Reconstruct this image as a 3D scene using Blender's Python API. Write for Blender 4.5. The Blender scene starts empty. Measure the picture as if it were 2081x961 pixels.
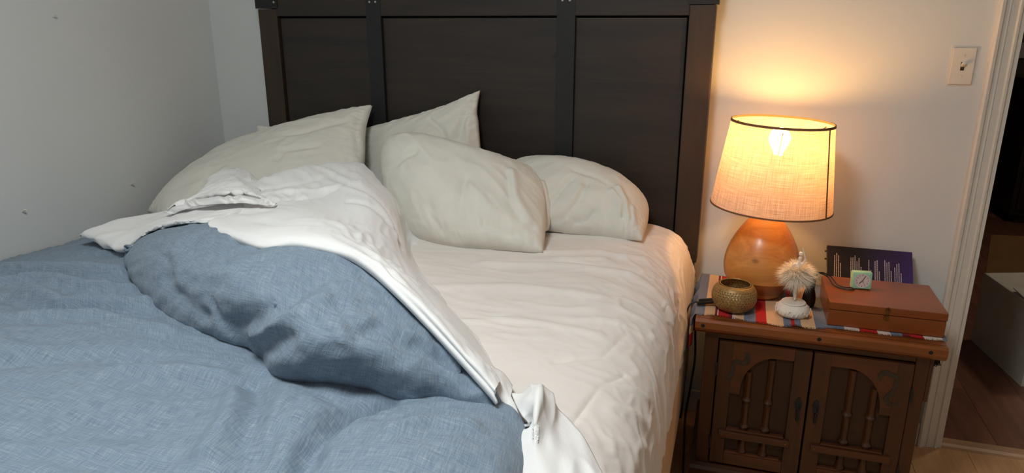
import bpy, bmesh, math, random
import numpy as np
from mathutils import Vector, Matrix
PI = math.pi
random.seed(3)
S = bpy.context.scene
COL = S.collection

# ------------------------------------------------------------------ camera
cd = bpy.data.cameras.new('camera'); cam = bpy.data.objects.new('camera', cd); COL.objects.link(cam)
cam.location = (0.0, -2.45, 1.383)
cam.rotation_euler = (math.radians(90 - 16.8), 0, math.radians(17.5))
cd.sensor_fit = 'HORIZONTAL'; cd.sensor_width = 36.0; cd.lens = 36.0 * 1450 / 2081
cd.clip_start = 0.02
S.camera = cam
# ------------------------------------------------------------------ world and exposure
w = bpy.data.worlds.new('world'); S.world = w; w.use_nodes = True
w.node_tree.nodes['Background'].inputs[0].default_value = (.55, .62, .70, 1)
w.node_tree.nodes['Background'].inputs[1].default_value = 0.02
S.view_settings.view_transform = 'Standard'; S.view_settings.look = 'None'
S.view_settings.exposure = 0.0; S.view_settings.gamma = 1.0; S.view_settings.use_curve_mapping = False
CEIL_STRENGTH = 48.0      # ceiling fixture over the foot of the bed
BULB_STRENGTH = 155.0     # bedside bulb
CEIL_COL = (.93, .985, 1.0)
BULB_COL = (1.0, .52, .155)

# ---- soft-surface helpers (numpy) ----
_rng = np.random.RandomState(7)
_perm = _rng.permutation(512)
_perm = np.concatenate([_perm, _perm, _perm])
_grad = _rng.normal(size=(512, 3)); _grad /= np.linalg.norm(_grad, axis=1)[:, None]

def perlin(P):
    P = np.asarray(P, float); sh = P.shape[:-1]; P = P.reshape(-1, 3)
    I = np.floor(P).astype(int); F = P - I; I = I & 511
    W = F * F * F * (F * (F * 6 - 15) + 10); out = np.zeros(len(P))
    for dx in (0, 1):
        for dy in (0, 1):
            for dz in (0, 1):
                h = _perm[_perm[_perm[(I[:, 0] + dx) & 511] + ((I[:, 1] + dy) & 511)] + ((I[:, 2] + dz) & 511)]
                g = _grad[h & 511]; d = F - np.array([dx, dy, dz])
                w = (W[:, 0] if dx else 1 - W[:, 0]) * (W[:, 1] if dy else 1 - W[:, 1]) * (W[:, 2] if dz else 1 - W[:, 2])
                out += w * (g * d).sum(1)
    return out.reshape(sh) * 1.6

def cr(ctrl, n, axis=0):
    """Catmull-Rom resample along an axis to n samples."""
    A = np.moveaxis(np.asarray(ctrl, float), axis, 0); k = len(A)
    E_ = np.concatenate([(2 * A[0] - A[1])[None], A, (2 * A[-1] - A[-2])[None]])
    t = np.linspace(0, k - 1, n); i = np.minimum(t.astype(int), k - 2); f = (t - i).reshape((-1,) + (1,) * (A.ndim - 1))
    p0, p1, p2, p3 = E_[i], E_[i + 1], E_[i + 2], E_[i + 3]
    r = .5 * (2 * p1 + (p2 - p0) * f + (2 * p0 - 5 * p1 + 4 * p2 - p3) * f * f + (3 * p1 - p0 - 3 * p2 + p3) * f ** 3)
    return np.moveaxis(r, 0, axis)

def loft(net, nr, nc, smooth=2):
    G = cr(cr(net, nr, 0), nc, 1)
    for _ in range(smooth):
        H = G.copy()
        H[1:-1] = .5 * G[1:-1] + .25 * (G[:-2] + G[2:])
        K = H.copy()
        K[:, 1:-1] = .5 * H[:, 1:-1] + .25 * (H[:, :-2] + H[:, 2:])
        G = K
    return G

def normals(G):
    a = np.gradient(G, axis=0); b = np.gradient(G, axis=1)
    n = np.cross(b, a); return n / (np.linalg.norm(n, axis=-1, keepdims=True) + 1e-9)

def seg_dist(P, poly):
    P = P.reshape(-1, 3); best = np.full(len(P), 1e9)
    for a, b in zip(poly[:-1], poly[1:]):
        a = np.asarray(a); ab = np.asarray(b) - a
        t = np.clip(((P - a) @ ab) / (ab @ ab + 1e-9), 0, 1)
        best = np.minimum(best, np.linalg.norm(P - a - t[:, None] * ab, axis=1))
    return best

def crease(G, lines, N=None):
    """push the surface in (or out) along polylines: (points, depth, width)"""
    N = normals(G) if N is None else N
    for poly, depth, width in lines:
        d = seg_dist(G, poly).reshape(G.shape[:2])
        G = G - N * (depth * np.exp(-(d / width) ** 2))[..., None]
    return G

def wrinkle(G, amp, scale, direction=None, stretch=4., seed=0., ridged=False, mask=None, fold=0., warp=0.):
    """displace along the normal by noise stretched along a direction"""
    N = normals(G); Q = G.copy()
    if direction is not None:
        d = np.asarray(direction, float); d /= np.linalg.norm(d)
        Q = Q - (Q @ d)[..., None] * d * (1 - 1 / stretch)
    if warp:
        for k in range(3): Q[..., k] += warp * perlin(G / (warp * 3.5) + seed + 17.3 * k)
    h = perlin(Q / scale + seed)
    if fold: h = np.exp(-(h / fold) ** 2)
    if ridged: h = .5 - np.abs(h) * 2
    if mask is not None: h = h * mask
    return G + N * (amp * h)[..., None]

def coons(top, right, bottom, left, n, m):
    """top, bottom run left to right; left, right run top to bottom -> [n rows, m cols]"""
    T = cr(top, m); B = cr(bottom, m); L = cr(left, n); R = cr(right, n)
    u = np.linspace(0, 1, m)[None, :, None]; v = np.linspace(0, 1, n)[:, None, None]
    S = (1 - v) * T[None] + v * B[None] + (1 - u) * L[:, None] + u * R[:, None]
    S -= (1 - u) * (1 - v) * T[0] + u * (1 - v) * T[-1] + (1 - u) * v * B[0] + u * v * B[-1]
    return S

def bulge(n, m, p=.5, flat=2.):
    u = np.linspace(0, 1, m)[None]; v = np.linspace(0, 1, n)[:, None]
    a = 1 - np.abs(2 * u - 1) ** flat; b = 1 - np.abs(2 * v - 1) ** flat
    return (a * b) ** p

def pillow_shape(bounds, tf, tb, n=90, m=120):
    t_, r_, b_, l_ = [np.array(a) for a in bounds]
    Mid = coons(t_, r_, b_, l_, n, m); N = normals(Mid)
    nm = N.mean((0, 1)); nm /= np.linalg.norm(nm)
    if nm[1] > 0: nm = -nm; N = -N
    bl = bulge(n, m, .42, 2.2)[..., None]
    dirn = N * .5 + nm * .5
    return Mid + dirn * bl * tf, Mid - dirn * bl * tb, nm

ROLL = [[[-1.431,-1.1146,0.795],[-1.451,-1.1146,0.805],[-1.4432,-1.1188,0.815],[-1.4341,-1.1229,0.825],[-1.4287,-1.1201,0.835],[-1.3987,-1.1001,0.825],[-1.3787,-1.0901,0.785]],[[-1.4017,-1.1149,0.76],[-1.3807,-1.1713,0.79],[-1.3787,-1.1654,0.83],[-1.386,-1.1214,0.86],[-1.3788,-1.0732,0.875],[-1.4124,-0.983,0.845],[-1.425,-0.9491,0.75]],[[-1.262,-1.192,0.755],[-1.234,-1.2672,0.785],[-1.2266,-1.2624,0.85],[-1.2118,-1.225,0.9],[-1.2219,-1.1003,0.915],[-1.2667,-0.9799,0.875],[-1.2835,-0.9348,0.75]],[[-1.1059,-1.2705,0.755],[-1.0744,-1.3551,0.785],[-1.0455,-1.3581,0.87],[-1.0337,-1.3132,0.92],[-1.091,-1.1547,0.935],[-1.14,-1.0231,0.89],[-1.1603,-0.9686,0.75]],[[-0.9782,-1.3174,0.755],[-0.9441,-1.409,0.785],[-0.8939,-1.433,0.88],[-0.8862,-1.3916,0.935],[-0.9266,-1.2514,0.95],[-0.9756,-1.1198,0.9012],[-0.9966,-1.0634,0.75]],[[-0.8718,-1.3464,0.76],[-0.8368,-1.4404,0.79],[-0.7602,-1.5011,0.9],[-0.7768,-1.4289,0.945],[-0.8463,-1.246,0.96],[-0.8953,-1.1144,0.9087],[-0.9163,-1.058,0.75]],[[-0.7677,-1.4085,0.755],[-0.7327,-1.5025,0.785],[-0.6569,-1.5527,0.9],[-0.6748,-1.4615,0.945],[-0.7607,-1.2554,0.955],[-0.8097,-1.1238,0.905],[-0.8307,-1.0674,0.75]],[[-0.6831,-1.4198,0.76],[-0.6507,-1.5068,0.79],[-0.5807,-1.5669,0.9],[-0.5934,-1.4802,0.935],[-0.6645,-1.2915,0.94],[-0.7135,-1.1599,0.8937],[-0.7345,-1.1035,0.75]],[[-0.5853,-1.4227,0.76],[-0.5565,-1.5002,0.79],[-0.5189,-1.5408,0.88],[-0.5298,-1.4746,0.91],[-0.5744,-1.3481,0.92],[-0.6206,-1.224,0.8788],[-0.638,-1.1775,0.75]],[[-0.4973,-1.4474,0.76],[-0.4746,-1.5085,0.79],[-0.4646,-1.5238,0.85],[-0.4713,-1.4883,0.88],[-0.497,-1.3881,0.885],[-0.5334,-1.2903,0.8525],[-0.5471,-1.2537,0.75]],[[-0.4361,-1.4398,0.76],[-0.4194,-1.4845,0.79],[-0.4147,-1.4933,0.825],[-0.4186,-1.4723,0.845],[-0.429,-1.4249,0.85],[-0.4556,-1.3534,0.8262],[-0.4655,-1.3267,0.75]],[[-0.3691,-1.4583,0.75],[-0.3586,-1.4865,0.78],[-0.3571,-1.4899,0.8],[-0.3578,-1.4806,0.81],[-0.3587,-1.4614,0.815],[-0.3755,-1.4162,0.8],[-0.3818,-1.3993,0.75]],[[-0.3075,-1.4785,0.735],[-0.3023,-1.4926,0.765],[-0.3073,-1.4899,0.775],[-0.3154,-1.4825,0.78],[-0.328,-1.4697,0.785],[-0.3364,-1.4471,0.7775],[-0.3396,-1.4387,0.75]],[[-0.2782,-1.475,0.75],[-0.2765,-1.4797,0.755],[-0.2779,-1.4805,0.757],[-0.2821,-1.4774,0.758],[-0.2883,-1.4735,0.76],[-0.2911,-1.466,0.7575],[-0.2921,-1.4632,0.75]]]
ROLL_CREASE = [[[[-0.8685,-1.4494,0.8343],[-0.7639,-1.4998,0.8957],[-0.72,-1.5025,0.9268],[-0.708,-1.4715,0.9413],[-0.6976,-1.4289,0.95]],0.022,0.03],[[[-0.5319,-1.5045,0.9089],[-0.4795,-1.4897,0.8843],[-0.4252,-1.4633,0.8509],[-0.3961,-1.4598,0.8359]],0.016,0.018],[[[-0.4536,-1.4414,0.8689],[-0.4349,-1.4489,0.8577],[-0.416,-1.456,0.8464]],0.006,0.016],[[[-0.7613,-1.4296,0.9467],[-0.72,-1.3987,0.9538],[-0.6619,-1.389,0.9494]],0.008,0.016],[[[-0.6166,-1.5348,0.9279],[-0.5855,-1.5624,0.9108],[-0.5663,-1.5629,0.893]],0.006,0.014],[[[-0.5962,-1.4842,0.9352],[-0.5579,-1.5212,0.9201],[-0.5404,-1.5374,0.9068]],0.005,0.014],[[[-0.809,-1.4617,0.8025],[-0.7401,-1.5135,0.8503],[-0.6732,-1.5484,0.8895]],0.014,0.022],[[[-1.148,-1.3047,0.8605],[-1.0684,-1.3556,0.8428],[-0.9659,-1.4074,0.834]],0.008,0.018],[[[-1.277,-1.2015,0.8794],[-1.158,-1.2775,0.8924],[-1.1118,-1.3193,0.8728]],0.006,0.014],[[[-0.9265,-1.4195,0.8682],[-0.9059,-1.4337,0.8441],[-0.8878,-1.4407,0.825]],0.006,0.012],[[[-0.8825,-1.3229,0.9527],[-0.9695,-1.3311,0.9326],[-1.1122,-1.2714,0.9135]],0.005,0.014],[[[-0.8052,-1.4758,0.8414],[-0.6941,-1.5297,0.9121],[-0.6579,-1.5166,0.9314],[-0.6393,-1.4844,0.9403]],-0.012,0.022],[[[-0.5439,-1.4863,0.916],[-0.4816,-1.4678,0.8868],[-0.4272,-1.4369,0.852]],-0.008,0.014]]
DRAPE = [[[-1.1329,-1.1433,0.9],[-1.019,-1.2096,0.915],[-0.8921,-1.2803,0.927],[-0.8129,-1.2788,0.94],[-0.7129,-1.2837,0.933],[-0.6445,-1.3138,0.925],[-0.5599,-1.3653,0.903],[-0.4895,-1.3993,0.87],[-0.4242,-1.4299,0.835],[-0.356,-1.4662,0.8],[-0.3367,-1.4773,0.79]],[[-1.1189,-1.1763,0.919],[-1.005,-1.2426,0.934],[-0.8781,-1.3133,0.946],[-0.7989,-1.3118,0.959],[-0.6989,-1.3167,0.952],[-0.6305,-1.3468,0.944],[-0.5459,-1.3983,0.922],[-0.4755,-1.4323,0.889],[-0.4102,-1.4629,0.854],[-0.342,-1.4992,0.819],[-0.3227,-1.5103,0.809]],[[-1.1229,-1.1733,0.935],[-1.009,-1.2396,0.95],[-0.8821,-1.3103,0.962],[-0.8029,-1.3088,0.975],[-0.7029,-1.3137,0.968],[-0.6345,-1.3438,0.96],[-0.5499,-1.3953,0.938],[-0.4795,-1.4293,0.905],[-0.4142,-1.4599,0.87],[-0.346,-1.4962,0.835],[-0.3267,-1.5073,0.825]],[[-1.1469,-1.1354,0.938],[-1.0342,-1.1824,0.952],[-0.9172,-1.2369,0.966],[-0.8153,-1.2554,0.978],[-0.7264,-1.264,0.972],[-0.6332,-1.3136,0.964],[-0.5514,-1.3627,0.942],[-0.4777,-1.4023,0.908],[-0.4131,-1.4364,0.872],[-0.3529,-1.4698,0.838],[-0.329,-1.4907,0.828]],[[-1.1887,-0.977,0.925],[-1.1018,-0.9535,0.935],[-1.022,-0.9645,0.94],[-0.9171,-1.0107,0.94],[-0.8048,-1.0814,0.935],[-0.7008,-1.1596,0.92],[-0.6144,-1.1867,0.88],[-0.5456,-1.1996,0.83],[-0.4816,-1.2337,0.79],[-0.4097,-1.3001,0.768],[-0.3718,-1.3493,0.765]],[[-1.26,-0.8816,0.915],[-1.1501,-0.8526,0.93],[-1.0441,-0.8639,0.935],[-0.933,-0.9161,0.935],[-0.8288,-0.9815,0.925],[-0.7492,-1.0138,0.89],[-0.6943,-0.9909,0.8],[-0.6026,-1.055,0.768],[-0.507,-1.1554,0.756],[-0.4181,-1.2651,0.752],[-0.3785,-1.3179,0.75]],[[-1.3508,-0.7791,0.91],[-1.2124,-0.7608,0.94],[-1.1238,-0.7363,0.945],[-1.0124,-0.7662,0.945],[-0.8965,-0.8299,0.93],[-0.8336,-0.811,0.87],[-0.7809,-0.8302,0.765],[-0.6144,-1.0189,0.755],[-0.513,-1.1311,0.747],[-0.4207,-1.2491,0.745],[-0.3813,-1.3009,0.742]],[[-1.4338,-0.6883,0.905],[-1.2994,-0.6337,0.945],[-1.2522,-0.5326,0.95],[-1.1722,-0.4906,0.95],[-1.1257,-0.4563,0.94],[-0.9553,-0.5838,0.87],[-0.883,-0.6389,0.755],[-0.6261,-0.9824,0.742],[-0.5207,-1.1024,0.736],[-0.4272,-1.2215,0.733],[-0.3851,-1.2802,0.732]],[[-1.4338,-0.5883,0.785],[-1.2994,-0.5337,0.825],[-1.2522,-0.4326,0.83],[-1.1722,-0.3906,0.83],[-1.1257,-0.3563,0.82],[-0.9553,-0.4838,0.75],[-0.883,-0.5389,0.742],[-0.6261,-0.8824,0.732],[-0.5207,-1.0024,0.726],[-0.4272,-1.1215,0.723],[-0.3851,-1.1802,0.722]]]
FLAP = [[[-1.8217,-0.8434,0.74],[-1.7891,-0.8329,0.755],[-1.745,-0.7964,0.77],[-1.7064,-0.7409,0.78],[-1.6337,-0.709,0.79],[-1.5173,-0.7243,0.815],[-1.4032,-0.7429,0.84],[-1.2972,-0.7483,0.855],[-1.2045,-0.7429,0.855]],[[-1.8217,-0.9134,0.785],[-1.7891,-0.9029,0.8],[-1.745,-0.8664,0.815],[-1.7064,-0.8109,0.825],[-1.6337,-0.779,0.835],[-1.5173,-0.7943,0.86],[-1.4032,-0.8129,0.885],[-1.2972,-0.8183,0.9],[-1.2045,-0.8129,0.9]],[[-1.7712,-0.9394,0.785],[-1.6832,-0.9709,0.805],[-1.6345,-0.9474,0.82],[-1.5856,-0.9159,0.83],[-1.5071,-0.9229,0.85],[-1.3931,-0.9515,0.885],[-1.2878,-0.9691,0.91],[-1.2017,-0.96,0.925],[-1.1976,-0.8339,0.9]],[[-1.7654,-0.9306,0.78],[-1.651,-0.988,0.79],[-1.5704,-1.0186,0.797],[-1.5028,-1.037,0.82],[-1.4403,-1.0391,0.86],[-1.3294,-1.0643,0.9],[-1.2266,-1.093,0.925],[-1.1592,-1.0866,0.935],[-1.1902,-0.9184,0.905]],[[-1.7613,-0.9173,0.772],[-1.6303,-0.9905,0.777],[-1.566,-1.003,0.78],[-1.5058,-1.0409,0.81],[-1.4473,-1.0437,0.85],[-1.3485,-1.0618,0.89],[-1.2483,-1.0948,0.915],[-1.1693,-1.1184,0.928],[-1.1617,-0.9964,0.905]]]
BUNCH = [[[-1.5659,-0.5758,0.85],[-1.5518,-0.5516,0.865],[-1.5393,-0.5077,0.87],[-1.459,-0.5398,0.87],[-1.3643,-0.6149,0.865],[-1.2703,-0.7254,0.86]],[[-1.5659,-0.6358,0.91],[-1.5518,-0.6116,0.925],[-1.5393,-0.5677,0.93],[-1.459,-0.5998,0.93],[-1.3643,-0.6749,0.925],[-1.2703,-0.7854,0.92]],[[-1.514,-0.7276,0.905],[-1.48,-0.7113,0.925],[-1.4269,-0.7091,0.94],[-1.3583,-0.731,0.94],[-1.2906,-0.7821,0.935],[-1.2271,-0.8336,0.92]],[[-1.4611,-0.8518,0.9],[-1.4371,-0.7954,0.925],[-1.3402,-0.8281,0.95],[-1.2705,-0.8452,0.95],[-1.2209,-0.8711,0.94],[-1.1603,-0.8977,0.925]],[[-1.4628,-0.8995,0.89],[-1.4088,-0.8604,0.92],[-1.2812,-0.9226,0.95],[-1.218,-0.9145,0.95],[-1.1828,-0.9062,0.94],[-1.1383,-0.9074,0.925]],[[-1.5013,-0.8968,0.875],[-1.4356,-0.8619,0.9],[-1.3148,-0.8948,0.925],[-1.2448,-0.8825,0.93],[-1.1863,-0.8988,0.93],[-1.1271,-0.9149,0.925]]]
BAND = [[[-1.5231,-0.8929,0.868],[-1.479,-0.8814,0.89],[-1.3914,-0.9007,0.918],[-1.2886,-0.9251,0.938],[-1.2106,-0.9252,0.945],[-1.1098,-0.9705,0.95],[-1.0962,-0.9565,0.94]],[[-1.4929,-0.9104,0.872],[-1.4347,-0.9151,0.896],[-1.345,-0.9447,0.925],[-1.2407,-0.9741,0.945],[-1.1703,-0.9678,0.95],[-1.1091,-0.9779,0.948],[-1.0826,-0.9793,0.944]],[[-1.4797,-0.9127,0.868],[-1.4142,-0.9261,0.892],[-1.3292,-0.9553,0.918],[-1.2372,-0.9802,0.935],[-1.1732,-0.9754,0.94],[-1.1029,-1.0001,0.95],[-1.0863,-0.9826,0.942]]]
CORNER = [[[-0.3272,-1.4137,0.775],[-0.2933,-1.4258,0.8],[-0.2684,-1.4277,0.815],[-0.2567,-1.4196,0.79],[-0.2331,-1.4279,0.762],[-0.195,-1.4684,0.752],[-0.1579,-1.5167,0.75],[-0.1286,-1.5765,0.75]],[[-0.3025,-1.4707,0.79],[-0.2721,-1.4795,0.815],[-0.26,-1.4769,0.82],[-0.2496,-1.4848,0.8],[-0.2326,-1.4966,0.775],[-0.2002,-1.5334,0.765],[-0.1729,-1.5718,0.762],[-0.1475,-1.6252,0.76]],[[-0.2816,-1.5018,0.79],[-0.2655,-1.5021,0.8],[-0.254,-1.5266,0.81],[-0.2476,-1.5435,0.8],[-0.2346,-1.5628,0.785],[-0.211,-1.5957,0.778],[-0.1878,-1.6313,0.775],[-0.1684,-1.6698,0.772]],[[-0.2761,-1.4984,0.775],[-0.2737,-1.4896,0.765],[-0.2588,-1.5361,0.785],[-0.2529,-1.5618,0.785],[-0.2446,-1.5906,0.78],[-0.2327,-1.6266,0.778],[-0.216,-1.6678,0.775],[-0.2032,-1.7012,0.772]],[[-0.3261,-1.4984,0.755],[-0.3237,-1.4896,0.745],[-0.3088,-1.5361,0.765],[-0.3029,-1.5618,0.765],[-0.2946,-1.5906,0.76],[-0.2827,-1.6266,0.758],[-0.266,-1.6678,0.755],[-0.2532,-1.7012,0.752]]]
TAB = [[[-0.3987,-1.3093,0.768],[-0.3691,-1.3347,0.77],[-0.3404,-1.3662,0.765]],[[-0.381,-1.3709,0.79],[-0.3496,-1.399,0.79],[-0.3276,-1.4124,0.778]],[[-0.3699,-1.4177,0.8],[-0.3404,-1.4476,0.8],[-0.3144,-1.4488,0.785]],[[-0.3642,-1.4464,0.8],[-0.3282,-1.4765,0.795],[-0.2876,-1.4868,0.775]]]
PA = [[[-1.8808,-0.25,0.8713],[-1.7583,-0.19,0.9296],[-1.5751,-0.15,0.9862],[-1.3747,-0.13,1.0428],[-1.2571,-0.13,1.0931]],[[-1.2571,-0.13,1.0931],[-1.2496,-0.2,1.0183],[-1.1961,-0.32,0.9237],[-1.13,-0.5,0.765]],[[-1.9564,-0.516,0.74],[-1.75,-0.6,0.72],[-1.45,-0.56,0.755],[-1.13,-0.5,0.765]],[[-1.8808,-0.25,0.8713],[-1.9354,-0.38,0.8043],[-1.9564,-0.516,0.74]]]
PB = [[[-1.765,-0.12,1.0],[-1.5,-0.1,0.985],[-1.2,-0.095,0.985]],[[-1.2,-0.095,0.985],[-1.2,-0.14,0.87],[-1.2,-0.2,0.75]],[[-1.74,-0.2,0.75],[-1.47,-0.2,0.75],[-1.2,-0.2,0.75]],[[-1.765,-0.12,1.0],[-1.76,-0.14,0.87],[-1.74,-0.2,0.75]]]
PC = [[[-1.3235,-0.1,1.0012],[-1.0733,-0.1,1.0665],[-0.9872,-0.1,1.0955],[-0.8574,-0.095,1.1549]],[[-0.8574,-0.095,1.1549],[-0.8601,-0.12,1.0869],[-0.8428,-0.15,1.024],[-0.8,-0.22,0.75]],[[-1.27,-0.24,0.75],[-1.05,-0.25,0.75],[-0.8,-0.22,0.75]],[[-1.3235,-0.1,1.0012],[-1.29,-0.15,0.88],[-1.27,-0.24,0.75]]]
PD = [[[-1.1343,-0.27,0.9961],[-1.0173,-0.27,0.9951],[-0.8413,-0.27,0.9679],[-0.625,-0.27,0.9346]],[[-0.625,-0.27,0.9346],[-0.5708,-0.31,0.8789],[-0.531,-0.42,0.8136],[-0.4982,-0.5728,0.748]],[[-1.02,-0.5,0.75],[-0.7961,-0.5833,0.745],[-0.6513,-0.5776,0.745],[-0.4982,-0.5728,0.748]],[[-1.1343,-0.27,0.9961],[-1.1076,-0.36,0.9113],[-1.02,-0.5,0.75]]]
PE = [[[-0.72,-0.11,0.92],[-0.5455,-0.11,0.916],[-0.4157,-0.12,0.887],[-0.2723,-0.15,0.8183]],[[-0.2723,-0.15,0.8183],[-0.2457,-0.22,0.7851],[-0.2423,-0.3722,0.748]],[[-0.72,-0.36,0.75],[-0.4059,-0.3519,0.746],[-0.2423,-0.3722,0.748]],[[-0.72,-0.11,0.92],[-0.74,-0.2,0.86],[-0.72,-0.36,0.75]]]
DRAPE_CREASE = [[[[-1.2667,-0.7848,0.9262],[-1.1676,-0.7607,0.9431],[-1.1102,-0.6551,0.9543],[-1.0795,-0.5674,0.9531]],0.006,0.014],[[[-1.1372,-0.8954,0.9298],[-1.0706,-0.8527,0.9346],[-1.0235,-0.7396,0.9463]],0.006,0.013],[[[-1.1044,-0.6824,0.9516],[-0.9322,-0.7735,0.934],[-0.8392,-0.8374,0.8926],[-0.7797,-0.8937,0.844]],0.008,0.014],[[[-0.9379,-0.8697,0.9378],[-0.8613,-0.8768,0.9235],[-0.806,-0.8906,0.8852]],0.006,0.012],[[[-1.2079,-0.8307,0.9267],[-1.0881,-0.7894,0.9411],[-1.0016,-0.6992,0.9467]],-0.006,0.014],[[[-1.0349,-0.755,0.9461],[-0.9,-0.8116,0.9271],[-0.791,-0.8994,0.8717]],-0.006,0.013],[[[-0.9215,-1.135,0.9591],[-0.8344,-1.115,0.9511],[-0.7371,-1.1671,0.9416]],-0.006,0.016],[[[-1.0092,-1.1321,0.9525],[-0.9037,-1.1959,0.9657],[-0.8365,-1.1858,0.9673]],0.006,0.014],[[[-0.6352,-1.3118,0.9641],[-0.5499,-1.3628,0.9411],[-0.4833,-1.3861,0.9029]],0.006,0.01]]
PILLOW_CREASE = {"PE":[[[[-0.5137,-0.3529,0.7471],[-0.4521,-0.3633,0.7904],[-0.4135,-0.3609,0.8032],[-0.3932,-0.3529,0.823]],0.012,0.01],[[[-0.529,-0.3644,0.7816],[-0.478,-0.3593,0.8087],[-0.4516,-0.3301,0.8561],[-0.4359,-0.2851,0.8972]],0.008,0.012],[[[-0.539,-0.3448,0.8351],[-0.5137,-0.311,0.8762],[-0.4904,-0.279,0.9046]],0.008,0.012],[[[-0.5031,-0.3612,0.8026],[-0.4682,-0.3391,0.8451],[-0.4492,-0.3013,0.8847]],-0.006,0.01],[[[-0.2925,-0.3517,0.8113],[-0.3099,-0.3103,0.8526],[-0.3373,-0.2814,0.8813]],-0.01,0.01],[[[-0.321,-0.352,0.8196],[-0.3207,-0.3207,0.8497],[-0.3544,-0.2979,0.876]],-0.008,0.009],[[[-0.3079,-0.3521,0.8164],[-0.3123,-0.3171,0.8491],[-0.3456,-0.2912,0.8781]],0.006,0.006],[[[-0.3794,-0.2725,0.8984],[-0.4306,-0.2581,0.9159],[-0.483,-0.25,0.9257]],0.004,0.008],[[[-0.2723,-0.3534,0.799],[-0.2846,-0.3189,0.8333]],-0.008,0.008]],"PD":[[[[-0.7373,-0.5984,0.8116],[-0.7513,-0.5809,0.8491],[-0.7632,-0.4962,0.9336]],0.006,0.014],[[[-0.8512,-0.5705,0.8616],[-0.8024,-0.6004,0.8017],[-0.747,-0.6023,0.7739]],0.008,0.014],[[[-0.6752,-0.5819,0.8228],[-0.5929,-0.5807,0.7967],[-0.543,-0.5506,0.8088]],0.01,0.012],[[[-0.6412,-0.4058,0.9404],[-0.6064,-0.492,0.8816],[-0.5528,-0.5294,0.8294]],-0.009,0.014],[[[-0.6525,-0.4289,0.9358],[-0.6212,-0.5049,0.8807],[-0.5809,-0.5422,0.8365]],0.006,0.012],[[[-0.746,-0.5105,0.9181],[-0.6793,-0.543,0.8715],[-0.6417,-0.5585,0.8451]],-0.006,0.014],[[[-0.7799,-0.6013,0.7731],[-0.631,-0.5886,0.7731],[-0.5311,-0.5762,0.7733]],0.008,0.01],[[[-1.0708,-0.4239,0.9325],[-1.0096,-0.4541,0.9562],[-0.955,-0.4365,0.997]],0.008,0.014]],"PC":[[[[-0.8728,-0.1299,1.1142],[-0.8953,-0.1759,1.0592],[-0.9032,-0.2009,1.0036]],0.008,0.012],[[[-0.8767,-0.1413,1.0966],[-0.8738,-0.1779,1.0406],[-0.8651,-0.1909,0.993]],-0.006,0.01],[[[-1.0143,-0.1757,1.0542],[-0.9646,-0.2004,1.0283],[-0.9414,-0.2129,0.9907]],0.006,0.012]],"PA":[[[[-1.4589,-0.4342,0.9387],[-1.4476,-0.399,0.9644],[-1.351,-0.364,0.9804]],0.004,0.012],[[[-1.2734,-0.1941,1.0633],[-1.2626,-0.2585,1.019],[-1.2197,-0.3181,0.9627]],0.007,0.01],[[[-1.6991,-0.4954,0.882],[-1.7032,-0.5435,0.8421],[-1.7348,-0.5797,0.8015]],0.007,0.014],[[[-1.6423,-0.4743,0.9033],[-1.6306,-0.5269,0.8614]],-0.006,0.012],[[[-1.306,-0.2374,1.0494],[-1.4206,-0.3136,1.0161],[-1.5426,-0.363,0.9819]],0.004,0.01]]}
BASE_FOLDS = [[[[-1.7904,-1.1792,0.79],[-1.6189,-1.1699,0.79],[-1.4282,-1.1526,0.79]],-0.0272,0.02],[[[-1.7317,-1.2251,0.79],[-1.5783,-1.2188,0.79],[-1.3781,-1.2065,0.79]],0.0204,0.02],[[[-1.6535,-1.2862,0.79],[-1.5694,-1.249,0.79],[-1.4017,-1.2656,0.79],[-1.2988,-1.2497,0.79]],-0.023799999999999998,0.016],[[[-1.5255,-1.3212,0.79],[-1.3685,-1.3592,0.79],[-1.1991,-1.3057,0.79]],-0.023799999999999998,0.016],[[[-1.5555,-1.3629,0.79],[-1.395,-1.3881,0.79],[-1.1608,-1.3567,0.79]],0.017,0.02],[[[-1.399,-1.4851,0.79],[-1.2284,-1.4051,0.79],[-1.029,-1.4185,0.79]],-0.0136,0.022],[[[-0.9925,-1.598,0.79],[-0.9082,-1.5526,0.79],[-0.8137,-1.5416,0.79]],-0.0136,0.022],[[[-1.1965,-1.6435,0.79],[-1.097,-1.5828,0.79],[-0.9782,-1.5353,0.79]],0.0136,0.025],[[[-1.7584,-1.0641,0.79],[-1.6694,-1.0033,0.79],[-1.562,-1.0249,0.79]],0.017,0.014],[[[-0.6691,-1.7523,0.79],[-0.6946,-1.6676,0.79],[-0.756,-1.577,0.79]],-0.017,0.02],[[[-0.4243,-1.6628,0.79],[-0.3859,-1.6119,0.79],[-0.3307,-1.5945,0.79]],-0.0136,0.014]]

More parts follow.
